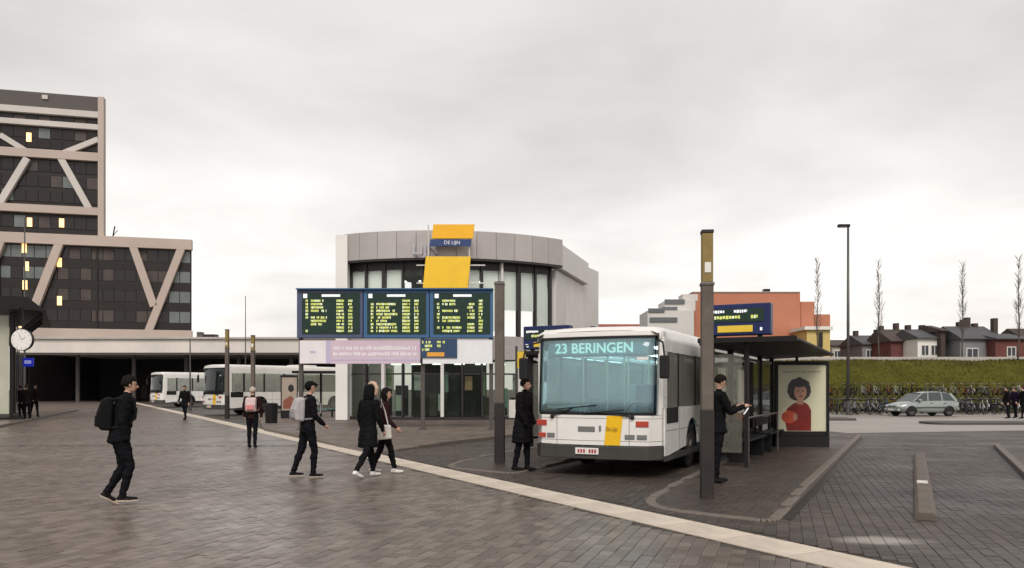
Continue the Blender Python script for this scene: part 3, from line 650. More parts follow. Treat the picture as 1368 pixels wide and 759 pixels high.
for i in range(5):
    mb = MB(); th = T0+8+i*11; arcband(mb, th, th+5, BR-2.6, BR-2.45, 7.3, 7.36, 1); mb.build('ceiling_lamp', M_tl, off)
# side walls
pl = arc(T0, BR, 0); pr = arc(T1, BR, 0)
mb = MB(); mb.box(pl[0]-0.62, pl[0]-0.02, pl[1]-0.75, pl[1]+15, -0.02, 9.36); mb.build('side_wall', M_wht, off)
wdir = Vector((2.7, 8.4, 0)).normalized(); q0 = Vector(pr)+Vector((0.35, 0.1, 0)); q1 = q0+wdir*6.75; nrm = Vector((wdir.y, -wdir.x, 0))
def wallseg(mb, a, b, th, z0, z1): mb.prism([(a.x,a.y),(b.x,b.y),((b-nrm*th).x,(b-nrm*th).y),((a-nrm*th).x,(a-nrm*th).y)], z0, z1)
for k in range(3):
    a = q0+wdir*(k*2.25+0.01); b = q0+wdir*(k*2.25+2.24); mb = MB(); wallseg(mb, a, b, 0.3, -0.02, 7.9); mb.build('wall_panel', M_wht if k else M_fas2, off)
    mb = MB(); wallseg(mb, a+nrm*0.3, b+nrm*0.3, 0.5, 7.95, 9.25); mb.build('fascia_panel', M_fas2, off, bevel=.01)
mb = MB(); r0 = q1+wdir*0.02; wallseg(mb, r0, r0+wdir*3+nrm*0.3, 2.0, -0.02, 9.15); mb.build('annex', M_fas2, off)
mb = MB(); mb.box(2.0, 2.4, 3.0, 12, 9.4, 9.95); mb.prism([(1, 0), (7.9, 0.4), (7.9, 8), (1, 8)], 8.9, 9.75); mb.build('roof_box', M_fas2, off)
a = r0+wdir*1.6+nrm*0.12; mb = MB(); mb.box(a.x-.1, a.x+.25, a.y-.3, a.y+.1, 4.2, 5.5); mb.build('vent', M_mul, off)
# yellow panels and letters on a bracket in front of the fascia
M_yel = mat('sign_yellow', (0.80, 0.50, 0.03), 0.4, var=0.06, scale=2); M_yel2 = mat('sign_yellow_warm', (0.80, 0.42, 0.02), 0.4, var=0.06, scale=2)
M_blue = mat('sign_blue', (0.03, 0.055, 0.16), 0.4, var=0.15, scale=3)
ds = 38.2; sgn = thing('yellow_emblem_sign', 'yellow two panel emblem sign with blue strip above the bus office front', 'sign', (X(597, ds), ds, 0.13))
def sx_(px): return X(px, ds)-sgn.location.x
def sz_(py): return Z(py, ds)-0.13
mb = MB(); mb.prism_y([(sx_(577), sz_(319)), (sx_(632), sz_(319)), (sx_(634), sz_(300)), (sx_(579), sz_(300))], -0.06, 0.06); mb.build('upper_panel', M_yel2, sgn, bevel=.01)
mb = MB(); mb.prism_y([(sx_(565), sz_(385)), (sx_(625), sz_(385)), (sx_(629), sz_(343)), (sx_(569), sz_(343))], -0.06, 0.06); mb.build('lower_panel', M_yel, sgn, bevel=.01)
mb = MB(); mb.prism_y([(sx_(574), sz_(329)), (sx_(629), sz_(329)), (sx_(630), sz_(320)), (sx_(575), sz_(320))], -0.05, 0.05); mb.build('strip', M_blue, sgn)
for px in (572, 627):
    mb = MB(); mb.tube([(sx_(px), 0.10, sz_(300)), (sx_(px), 0.10, sz_(385))], 0.035, 8); mb.build('upright', M_fas2, sgn)
for py in (354, 378):
    mb = MB(); mb.tube([(sx_(556), 0.12, sz_(py)), (sx_(648), 0.12, sz_(py))], 0.03, 8); mb.tube([(sx_(600), 0.12, sz_(py)), (sx_(600), 1.45, sz_(py))], 0.03, 8); mb.build('bracket_rod', M_wht, sgn)
text_mesh('letters', 'LIJN', 0.75, mat('letter_grey', (0.40, 0.40, 0.44), 0.4, metal=.3), off, (X(550, 38.6)-BC.x, 38.75-BC.y, Z(333, 38.8)-0.13), align='LEFT', ext=0.04)
text_mesh('strip_letters', 'DE LIJN', 0.24, mat('letter_white', (0.75,0.75,0.75), .5), sgn, (sx_(604), -0.056, sz_(324.5)))

# ------------------------------------------------------------------ salmon and white buildings (right background)
M_sal = mat('salmon_brick', (0.46, 0.185, 0.115), 0.8, var=0.10, scale=0.18, bump=0.2, bscale=6, dirt=0.12)
sal = thing('salmon_building', 'large windowless salmon brick building with stepped right end', 'building', (0, 120, 1.0))
def bb(root, name, px0, px1, py, d, m, dep=14, y_off=0, zb=0.0, bev=0.0):
    mb = MB(); dd = d+y_off; mb.box(X(px0, dd), X(px1, dd), y_off, y_off+dep, zb, Z(py, dd)-root.location.z); return mb.build(name, m, root, bevel=bev)
bb(sal, 'wall', 926, 1069, 391, 120, M_sal, dep=5); bb(sal, 'stepped_wall', 1069.5, 1088, 403, 120, M_sal, y_off=0.6); bb(sal, 'stepped_wall', 1088.5, 1109, 420, 120, M_sal, y_off=1.4)
bb(sal, 'coping', 925.5, 1069.4, 389.6, 120, M_conc, y_off=-0.15, zb=Z(391, 120)-1.0+.02, dep=5.3)
bb(sal, 'roof_unit', 1021, 1029, 386, 120, M_darkmetal, dep=1, y_off=3, zb=Z(392, 120)-1)
bb(sal, 'porch', 1078, 1109, 440, 120, mat('cream_yellow', (0.55, 0.42, 0.16), .7), y_off=-6, dep=5)
bb(sal, 'porch_roof', 1075, 1113, 436, 120, M_wht, y_off=-6.5, dep=6, zb=Z(440.5, 113.5)-1)
mb = MB(); mb.box(X(1094,113.8), X(1099,113.8), -6.25, -6.03, 0, Z(444,113.8)-1); mb.build('porch_door', M_dark, sal)
wb = thing('white_stepped_building', 'white stepped flat roofed building left of the salmon brick building', 'building', (0, 112, 1.0))
M_off = mat('off_white_wall', (0.55, 0.53, 0.51), .7, var=.08, scale=.2)
bb(wb, 'wall', 865, 927, 415, 112, M_off, dep=7); bb(wb, 'upper_wall', 888, 929, 402, 112, M_off, y_off=2, zb=Z(415,114)-1.0, dep=5); bb(wb, 'top_wall', 912, 932, 393, 112, M_off, y_off=4, zb=Z(402,116)-1.0, dep=3)
for (p0_, p1_, y0_, y1_, o_) in [(866, 888, 412, 417, -.2), (888, 915, 400, 406, 1.8), (868, 905, 424, 430, -.2), (884, 905, 410, 414.5, 1.9)]:
    mb = MB(); dd = 112+o_; mb.box(X(p0_,dd), X(p1_,dd), o_, o_+.15, Z(y1_,dd)-1, Z(y0_,dd)-1); mb.build('window_band', mat('band_window', (0.12,0.125,0.135), .2), wb)
lw = thing('distant_low_house', 'distant low house with red tiled roof beyond the bus', 'house', (X(830, 140), 140, 0))
mb = MB(); mb.box(-6.5, 5.5, 0, 9, -0.02, 11.2); mb.build('wall', M_wht, lw)
mb = MB(); mb.prism_x([(-.4, 11.25), (9.4, 11.25), (4.5, 13.6)], -6.8, 5.8); mb.build('roof', mat('red_tile', (0.24, 0.075, 0.055), .8, var=.2, scale=1), lw)

# houses behind the embankment
M_rslate = mat('slate_roof', (0.085, 0.085, 0.092), .7, var=.2, scale=.6, bump=.3, bscale=5); M_rbrn = mat('brown_roof', (0.075, 0.058, 0.052), .8, var=.2, scale=.6, bump=.3, bscale=5)
M_brick = mat('red_brick', (0.13, 0.048, 0.042), .85, var=.2, scale=.7, bump=.3, bscale=8); M_greyw = mat('grey_house_wall', (0.20, 0.20, 0.21), .8, var=.12, scale=.4); M_dkbrick = mat('dark_brick', (0.07, 0.05, 0.045), .85, var=.2, scale=.7)
M_winp = mat('house_pane', (0.05, 0.055, 0.065), .12, var=.3, scale=.5); M_cream = mat('cream_wall', (0.42, 0.39, 0.34), .8, var=.1, scale=.4)
def house(px0, px1, py_eave, py_ridge, d, wall, roof, label, wins=(), gable=False, chim=(), zb=3.9):
    x0, x1 = X(px0, d), X(px1, d); w = x1-x0; dep = 8.0
    h = thing('house', label, 'house', ((x0+x1)/2, d, zb), group='houses beyond the embankment')
    ze, zr = Z(py_eave, d)-zb, Z(py_ridge, d+dep/2 if not gable else d)-zb
    mb = MB()
    if gable: mb.prism_y([(-w/2, -.1), (w/2, -.1), (w/2, ze), (0, zr), (-w/2, ze)], 0, dep)
    else: mb.box(-w/2, w/2, 0, dep, -.1, ze); mb.prism_x([(0.01, ze), (dep-.01, ze), (dep/2, zr-.12)], -w/2, w/2)
    mb.build('wall', wall, h)
    mb = MB()
    if gable:
        for s_ in (-1, 1): mb.add([(s_*(w/2+.3), -.3, ze-.25), (0, -.3, zr+.12), (0, dep+.3, zr+.12), (s_*(w/2+.3), dep+.3, ze-.25), (s_*(w/2+.3), -.3, ze-.08), (0, -.3, zr+.3), (0, dep+.3, zr+.3), (s_*(w/2+.3), dep+.3, ze-.08)], [(0,1,2,3),(4,7,6,5),(0,4,5,1),(2,6,7,3),(0,3,7,4)])
    else: mb.prism_x([(-.45, ze-.05), (dep+.45, ze-.05), (dep+.45, ze+.1), (dep/2, zr+.1), (-.45, ze+.1)], -w/2-.2, w/2+.2)
    rf = mb.build('roof', roof, h)
    for (cx, hh) in chim:
        mb = MB(); mb.box(cx*w-.3, cx*w+.3, dep/2-.4, dep/2+.4, zr-.6, zr+hh); mb.build('chimney', M_dkbrick, rf, bevel=.03)
    for (wx, wz, ww, wh) in wins:
        mb = MB(); mb.box(wx*w-ww/2, wx*w+ww/2, -.06, .02, ze+wz, ze+wz+wh); wn = mb.build('window', M_wht, h)
        mb = MB(); mb.box(wx*w-ww/2+.1, wx*w-.05, -.08, -.061, ze+wz+.1, ze+wz+wh-.1); mb.build('pane', M_winp, wn)
        mb = MB(); mb.box(wx*w+.05, wx*w+ww/2-.1, -.08, -.061, ze+wz+.1, ze+wz+wh-.1); mb.build('pane', M_winp, wn)
    return h
std = [(-.28, -2.2, 1.1, 1.4), (.25, -2.2, 1.1, 1.4)]
house(1112, 1142, 462, 455, 135, M_cream, M_rbrn, 'low distant cream house with flat brown roof behind the tall lamp post', std)
house(1152, 1196, 460, 449, 118, M_greyw, M_rslate, 'grey house with slate roof beyond the embankment, right of the tall lamp post', std, chim=[(-.35, .8), (.3, 1.0)])
house(1190, 1226, 456, 441, 112, M_brick, M_rbrn, 'red brick house with two chimneys beyond the embankment', [(.1, -2.4, 1.0, 1.5)], chim=[(-.38, .6), (.2, 1.0)])
house(1226, 1258, 452, 441, 108, M_wht, M_rslate, 'white house with dark roof and two front windows beyond the embankment', [(-.2, -2.4, 1.1, 1.5), (.2, -2.4, 1.1, 1.5)], chim=[(-.3, .7), (.3, .7)])
house(1257, 1263, 442, 436, 107, M_dkbrick, M_rbrn, 'narrow dark brick gable beside the white house')
house(1266, 1292, 459, 452, 114, M_greyw, M_rslate, 'low grey house between the narrow gable and the big slate roofed house', [(.1, -1.9, 1.2, 1.2)], chim=[(-.2, .5)])
house(1283, 1336, 453, 437, 105, M_greyw, M_rslate, 'big grey house with broad slate roof and chimneys on the ridge', [(-.2, -2.5, 1.6, 1.3), (.3, -2.5, 1.0, 1.4)], chim=[(.0, 1.0), (.1, 1.3), (-.1, .7), (.3, .5)])
house(1330, 1372, 453, 447, 103, M_brick, M_rslate, 'dark red brick house with slate roof and tall flue', [(.0, -2.3, 1.2, 1.3)], chim=[(.05, 2.2)])
house(1372, 1425, 456, 440, 106, M_brick, M_rbrn, 'brown roofed brick house at the end of the row', std, chim=[(.2, 1)])

# ------------------------------------------------------------------ young leafless trees, lamp post, masts
M_bark = mat('bark', (0.085, 0.072, 0.062), .9, var=.25, scale=3, bump=.4)
def poplar(px, d, ztop_py, label, seed, zb=4.0, wid=0.55):
    rq = random.Random(seed); H = Z(ztop_py, d)-zb
    t = thing('young_tree', label, 'tree', (X(px, d), d, zb), group='young bare trees on the embankment')
    mb = MB(); pts = [(0.06*math.sin(i*1.3+seed), 0.05*math.cos(i*1.7), -0.1+H*i/8) for i in range(9)]
    mb.tube(pts, [0.06*(1-i/8.6)+.010 for i in range(9)], 8); mb.build('trunk', M_bark, t, smooth=True)
    mb = MB()
    for k in range(95):
        f = rq.uniform(.22, .97); a = rq.uniform(0, 6.28); ln = wid*(0.35+1.0*(1-abs(f-.5)*1.3))*rq.uniform(.6, 1.25)*(1.25-f)
        ln = max(.25, ln); z0 = H*f; p = Vector((0, 0, z0)); dr = Vector((math.cos(a)*.5, math.sin(a)*.5, 1)).normalized()
        p1 = p+dr*ln*.5+Vector((math.cos(a), math.sin(a), 0))*ln*.15; p2 = p+dr*ln*1.05
        mb.tube([p, p1, p2], [.014, .010, .004], 3, cap=False)
        for s_ in range(3):
            q = p1+(p2-p1)*rq.random(); a2 = a+rq.uniform(-1.4, 1.4); mb.tube([q, q+Vector((math.cos(a2)*.22, math.sin(a2)*.22, .4))*rq.uniform(.5, 1.2)], [.009, .004], 3, cap=False)
    mb.build('crown', M_bark, t)
poplar(1092, 70, 345, 'slender bare young tree in front of the salmon brick building', 1)
poplar(1174, 68, 346, 'slender bare young tree right of the tall lamp post', 2)
poplar(1286, 68, 349, 'slender bare young tree before the big slate roofed house', 3)
poplar(1361, 66, 343, 'slender bare young tree before the dark red brick house', 4)
M_steel = mat('galvanised_steel', (0.10, 0.095, 0.09), .5, metal=.6, var=.15, scale=3)
lp = thing('lamp_post', 'tall slim grey lamp post with a flat lantern by the parking strip', 'lamp post', (X(1133, 50), 50, 0.004))
mb = MB(); mb.tube([(0,0,-.02),(0,0,12.1)], [.11,.065], 12); mb.build('pole', M_steel, lp, smooth=True)
mb = MB(); mb.tube([(0,0,0),(0,0,.9)], .15, 12); mb.build('base_sleeve', M_steel, lp)
mb = MB(); mb.box(-0.66, 0.10, -.14, .14, 11.95, 12.13); mb.build('lantern', M_darkmetal, lp, bevel=.04)
mb = MB(); mb.box(-.58, -.1, -.1, .1, 11.925, 11.945); mb.build('lens', M_wht, lp)
for px, d, py, lab in [(328, 96, 395, 'thin mast rising behind the pale canopy'), (33, 60, 290, 'thin dark lamp mast before the office wing'), (254, 60, 452, 'thin steel mast near the far buses')]:
    t = thing('mast', lab, 'mast', (X(px, d), d, -.01)); mb = MB(); mb.tube([(0,0,0),(0,0,Z(py,d))], [.09,.04], 8); mb.build('pole', M_steel, t)
    mb = MB(); mb.tube([(0,0,0),(0,0,.5)], .13, 8); mb.build('base', M_steel, t)
# ------------------------------------------------------------------ big departure board
BD = 30.0
brd = thing('departure_board', 'wide blue framed departure board with three lit screens on posts', 'information board', (X(528, BD), BD, 0.10))
def bx_(px): return X(px, BD)-brd.location.x
def bz_(py): return Z(py, BD)-0.10
M_bfr = mat('board_blue', (0.045, 0.115, 0.235), .45, var=.12, scale=2); M_bfr2 = mat('board_blue_dark', (0.07, 0.085, 0.15), .45, var=.12, scale=2)
M_scr = mat('screen_green', (0.010, 0.030, 0.022), .25, var=.3, scale=5)
M_txt = mat('led_yellow_green', (0.3, 0.34, 0.08), .5, emit=(0.60, 0.62, 0.16), estr=0.45, var=.3, scale=9)
M_txt2 = mat('led_pale', (0.4, 0.45, 0.3), .5, emit=(0.70, 0.74, 0.40), estr=0.45, var=.3, scale=9)
M_scw = mat('screen_white', (0.6, 0.6, 0.6), .5, emit=(0.7, 0.72, 0.75), estr=0.45)
def led_rows(parent, x0, x1, z0, z1, y, rows, seed, cols=((.02,.07),(.12,.52),(.6,.74),(.82,.9)), gap=.22, white=False):
    rq = random.Random(seed); mb = MB(); rh = (z1-z0)/rows
    for r in range(rows):
        zc = z1-(r+.5)*rh; hh = rh*(1-gap)/2
        for ci, (a, b) in enumerate(cols):
            if rq.random() < .14: continue
            xa = x0+(x1-x0)*a; xe = x0+(x1-x0)*(b if ci != 1 else a+(b-a)*rq.uniform(.45, 1))
            x_ = xa                                     # a run of letter-sized dots that reads as lit text from afar
            while x_ < xe-0.01:
                w = rq.uniform(.028, .05)
                mb.cur = 0 if rq.random() < .7 else 1
                if rq.random() > .1: mb.box(x_, min(x_+w, xe), y-.004, y, zc-hh*rq.uniform(.6,1), zc+hh*rq.uniform(.75,1))
                x_ += w+.012
    o = mb.build('text_rows', [M_txt, M_txt2] if not white else [M_scw, M_scw], parent); o['kind'] = 'stuff'; return o
for k, (p0, p1) in enumerate([(398, 486), (486.6, 574), (574.6, 659)]):
    mb = MB(); mb.box(bx_(p0), bx_(p1)-.01, -.16, .16, bz_(452), bz_(388)); cab = mb.build('cabinet', M_bfr if k else M_bfr2, brd, bevel=.02)
    a, b = bx_(p0+(7 if k == 0 else 5)), bx_(p1-4); zt_, zb_ = bz_(392), bz_(447)
    mb = MB(); mb.box(a, b, -.175, -.162, zb_, zt_); mb.build('screen', M_scr, cab)
    led_rows(cab, a+.1, b-.08, zb_+.06, zt_-.24, -.178, 10, 30+k)
    mb = MB(); mb.box(a+.05, a+.2, -.182, -.176, zt_-.2, zt_-.04); mb.build('clock_field', M_scw, cab); mb = MB(); mb.box(a+.75, a+1.45, -.182, -.176, zt_-.15, zt_-.06); mb.build('header', M_scw, cab)
    mb = MB(); mb.box(bx_(p0)-.005, bx_(p1)+.005, -.3, .2, bz_(388)+.004, bz_(386.3)); mb.build('hood', M_bfr, cab)
M_ban = mat('banner_white', (0.70, 0.66, 0.68), .6, var=.05, scale=3); M_banp = mat('banner_mauve', (0.56, 0.44, 0.52), .6, var=.05, scale=3); M_banl = mat('banner_lilac', (0.46, 0.42, 0.56), .6, var=.05)
mb = MB(); mb.box(bx_(401), bx_(561.5), -.08, .02, bz_(486), bz_(455)); ban = mb.build('banner', M_banp, brd)
mb = MB(); mb.box(bx_(401.5), bx_(436), -.09, -.082, bz_(485.6), bz_(455.4)); mb.build('banner_field', M_ban, ban)
mb = MB(); rq = random.Random(8)
for (y0, y1) in [(463, 467.5), (471, 475)]:
    x_ = 446.0
    while x_ < 556:
        w = rq.uniform(1.2, 2.6); mb.box(bx_(x_), bx_(min(x_+w, 558)), -.088, -.082, bz_(y1)-rq.uniform(0, .02), bz_(y0)+rq.uniform(-.03, .02)); x_ += w+(.5 if rq.random() < .82 else 2.2)
mb.build('banner_print', M_ban, ban)['kind'] = 'stuff'
mb = MB(); mb.box(bx_(436.5), bx_(442), -.086, -.081, bz_(485.5), bz_(455.5)).box(bx_(443), bx_(561), -.086, -.081, bz_(482), bz_(480)); mb.box(bx_(415), bx_(422), -.096, -.091, bz_(472), bz_(469)); mb.build('banner_stripe', M_banl, ban)
mb = MB(); mb.box(bx_(565), bx_(658), -.08, .02, bz_(486), bz_(454)); wp = mb.build('white_panel', mat('panel_white', (0.72,0.72,0.74), .5, var=.05), brd)
mb = MB(); mb.box(bx_(562.5), bx_(611), -.14, -.082, bz_(478), bz_(453)); sm = mb.build('small_screen', mat('small_screen_blue', (0.03,0.06,0.12), .3), brd)
led_rows(sm, bx_(564), bx_(598), bz_(470), bz_(455), -.145, 3, 71)
mb = MB(); mb.box(bx_(571), bx_(594), -.148, -.142, bz_(476.5), bz_(471)); mb.build('orange_field', mat('orange_field', (0.7,0.33,0.05), .5), sm)
M_dkpost = mat('board_post', (0.085, 0.075, 0.07), .5, metal=.2, var=.15, scale=3)
for px in (400, 564, 656):
    mb = MB(); mb.box(bx_(px)-.075, bx_(px)+.075, .17, .32, -.02, bz_(389)); mb.build('post', M_dkpost, brd, bevel=.01)
    mb = MB(); mb.box(bx_(px)-.16, bx_(px)+.16, .1, .4, -.01, .03); mb.build('base_plate', M_dkpost, brd)

# ------------------------------------------------------------------ stop posts
M_post = mat('stop_post_wood', (0.115, 0.094, 0.080), .7, var=.3, scale=2.2, bump=.5, bscale=24, dirt=.35)
M_postd = mat('stop_post_dark', (0.024, 0.020, 0.018), .6, var=.3, scale=3, bump=.4, bscale=24)
M_posty = mat('stop_post_yellow', (0.235, 0.165, 0.055), .6, var=.3, scale=3, dirt=.25); M_clamp = mat('clamp_steel', (0.12,0.11,0.105), .4, metal=.7)
def stop_post(loc, label, yellow=True, H=3.95, w=.17, frac=.19):
    t = thing('stop_post', label, 'post', loc, -ANG*0.2, 'weathered bus stop posts')
    z1 = H*(1-frac) if yellow else H
    mb = MB(); mb.box(-w/2, w/2, -w/2, w/2, 1.30, z1-.02); mb.build('shaft', M_post, t, bevel=.012)
    mb = MB(); mb.box(-w/2-.008, w/2+.008, -w/2-.008, w/2+.008, -.02, 1.302); mb.build('foot_sleeve', M_postd, t, bevel=.01)
    if yellow:
        mb = MB(); mb.box(-w/2+.006, w/2-.006, -w/2+.006, w/2-.006, z1-.02, H-.05); mb.build('top_section', M_posty, t, bevel=.01)
        mb = MB(); mb.box(-.045, .045, -w/2-.004, -w/2+.003, z1+.12, z1+.27); mb.build('number_plate', M_wht, t)
    mb = MB(); mb.box(-w/2-.012, w/2+.012, -w/2-.012, w/2+.012, z1-.07, z1-.021); mb.build('clamp', M_clamp, t, bevel=.008)
    mb = MB(); mb.box(-w/2-.003, w/2+.003, -w/2-.003, w/2+.003, H-.05, H); mb.build('cap', M_postd, t, bevel=.008)
    return t
stop_post((X(944.5, 11.6), 11.6, ramp_z((X(944.5,11.6),11.6), TIP_R)), 'weathered stop post with yellow top on the platform in front of the shelter')
stop_post((X(667.5, 17.2), 17.2, ramp_z((X(667.5,17.2),17.2), TIP_L)), 'plain weathered stop post standing beside the front of the nearest bus', yellow=False, w=.2)
stop_post((X(338, 33.5), 33.5, 0), 'stop post with yellow top behind the walker with the pale pink backpack', frac=.16, w=.15)
stop_post((X(303.5, 44), 44, 0), 'tall stop post in front of the bus with the yellow front panel', H=5.0, frac=.2, w=.19)
M_ysign = mat('yellow_flag_sign', (0.72, 0.50, 0.05), .5, var=.08)
fs_ = thing('stop_flag', 'small yellow stop flag sign on a thin pole beside the nearest bus', 'sign', (X(690, 17.6), 17.6, ramp_z((X(690,17.6),17.6), TIP_L)))
mb = MB(); mb.tube([(0,0,-.02),(0,0,2.55)], .03, 10); mb.build('pole', M_clamp, fs_)
mb = MB(); mb.box(-.02, .2, -.02, .02, 2.05, 2.43); mb.build('panel', M_ysign, fs_, bevel=.006)
mb = MB(); mb.box(-.17, .12, -.05, -.02, .95, 1.35); mb.build('timetable', M_wht, fs_)

# ------------------------------------------------------------------ shelter, its sign and poster case
G_sh = glass('shelter_glass', (0.90, 0.92, 0.88), 0.09, (0.55, 0.55, 0.46), fres=1.32)
M_shr = mat('shelter_roof', (0.010, 0.009, 0.009), .55, spec=.25, var=.15, scale=2); M_shc = mat('shelter_column', (0.012, 0.011, 0.011), .5, spec=.2, var=.15)
M_bench = mat('bench_metal', (0.012, 0.012, 0.013), .5, spec=.2); M_sigb = mat('sign_navy', (0.012, 0.020, 0.085), .4, var=.15, scale=4)
def make_shelter(loc, rz, label):
    t = thing('bus_shelter', label, 'bus shelter', loc, rz, 'platform shelters')      # local y runs along the platform, x to the right
    mb = MB(); mb.add([(-.85,0,2.42),(1.0,0,2.50),(1.0,8.2,2.50),(-.85,8.2,2.42),(-.85,0,2.56),(1.0,0,2.56),(1.0,8.2,2.56),(-.85,8.2,2.56)],[(0,3,2,1),(4,5,6,7),(0,1,5,4),(1,2,6,5),(2,3,7,6),(3,0,4,7)])
    rf = mb.build('roof', M_shr, t, bevel=.015)
    mb = MB(); mb.box(-.87, 1.02, -.03, -.002, 2.47, 2.57); mb.build('edge_trim', M_wht if False else M_shc, rf)
    for yy in (.25, 2.15, 4.05, 5.95, 7.9):
        mb = MB(); mb.box(-.72, -.60, yy-.06, yy+.06, -.02, 2.44); mb.build('column', M_shc, t, bevel=.008)
    for yy in (.25, 7.9):
        mb = MB(); mb.box(.0, .07, yy-.035, yy+.035, -.02, 2.47); mb.build('column', M_shc, t)
    for i, yy in enumerate((.25, 2.15, 4.05, 5.95)):
        mb = MB(); mb.box(-.665, -.652, yy+.08, yy+1.82, .28, 2.25); mb.build('glass_pane', G_sh, t)
        mb = MB(); mb.box(-.69, -.63, yy+.07, yy+1.83, 2.26, 2.32); mb.build('rail', M_shc, t); mb = MB(); mb.box(-.69, -.63, yy+.07, yy+1.83, .2, .27); mb.build('rail', M_shc, t)
    mb = MB(); mb.box(-.6, -.05, .25, .262, .28, 2.25); mb.build('glass_pane', G_sh, t)
    for k in range(2):
        y0 = .9+k*3.3
        mb = MB()
        for s_ in range(4): mb.box(-.52+s_*.11, -.43+s_*.11, y0, y0+2.7, .44, .475)
        b = mb.build('bench_seat', M_bench, t)
        mb = MB(); mb.box(-.56, -.53, y0, y0+2.7, .62, .82); mb.build('bench_back', M_bench, t)
        for yy in (y0+.3, y0+2.4):
            mb = MB(); mb.box(-.5, -.14, yy-.03, yy+.03, -.02, .44).box(-.56, -.5, yy-.03, yy+.03, .3, .8); mb.build('bench_leg', M_bench, t)
    for yy in (1.1, 3.2):
        mb = MB(); mb.box(-.64, -.625, yy-.35, yy+.35, 1.0, 2.0); mb.build('timetable', mat('timetable_paper', (.62,.60,.50), .6, var=.15, scale=8), t)
    mb = MB(); mb.tube([(-.1, 1.2, .95), (-.1, 5.2, .95)], .025, 8); mb.tube([(-.1,1.2,-.02),(-.1,1.2,.95)], .025, 8).tube([(-.1,5.2,-.02),(-.1,5.2,.95)], .025, 8); mb.build('lean_rail', M_clamp, t)
    # display above the roof
    mb = MB(); mb.box(-.82, .52, .12, .40, 2.62, 3.24); sc = mb.build('display_case', M_sigb, t, bevel=.02)
    mb = MB(); mb.box(-.76, .40, .105, .118, 2.88, 3.14); mb.build('screen', M_scr, sc)
    led_rows(sc, -.70, .36, 2.93, 3.02, .104, 1, 91, cols=((.02,.1),(.13,.7),(.8,.92)))
    led_rows(sc, -.72, .36, 3.05, 3.13, .104, 1, 92, cols=((.0,.33),(.5,.8),(.9,.98)), white=True)
    mb = MB(); mb.box(-.5, .18, .102, .118, 2.68, 2.81); mb.build('yellow_strip', M_ysign, sc)
    mb = MB(); mb.box(-.74, -.66, .102, .118, 2.68, 2.76).box(.32, .36, .102, .118, 2.70, 2.76); mb.build('pictogram', M_scw, sc)
    for xx in (-.6, .3):
        mb = MB(); mb.box(xx-.04, xx+.04, .2, .3, 2.56, 2.63); mb.build('bracket', M_shc, sc)
    return t
sh = make_shelter((X(999, 15.2)-.05, 15.4, PZ), -ANG, 'black flat roofed shelter with blue display on the platform right of the nearest bus')
sh2 = copy_tree(sh); sh2.location = (0.98, 20.75, PZ); sh2['label'] = 'shelter with blue display half hidden behind the front of the nearest bus'
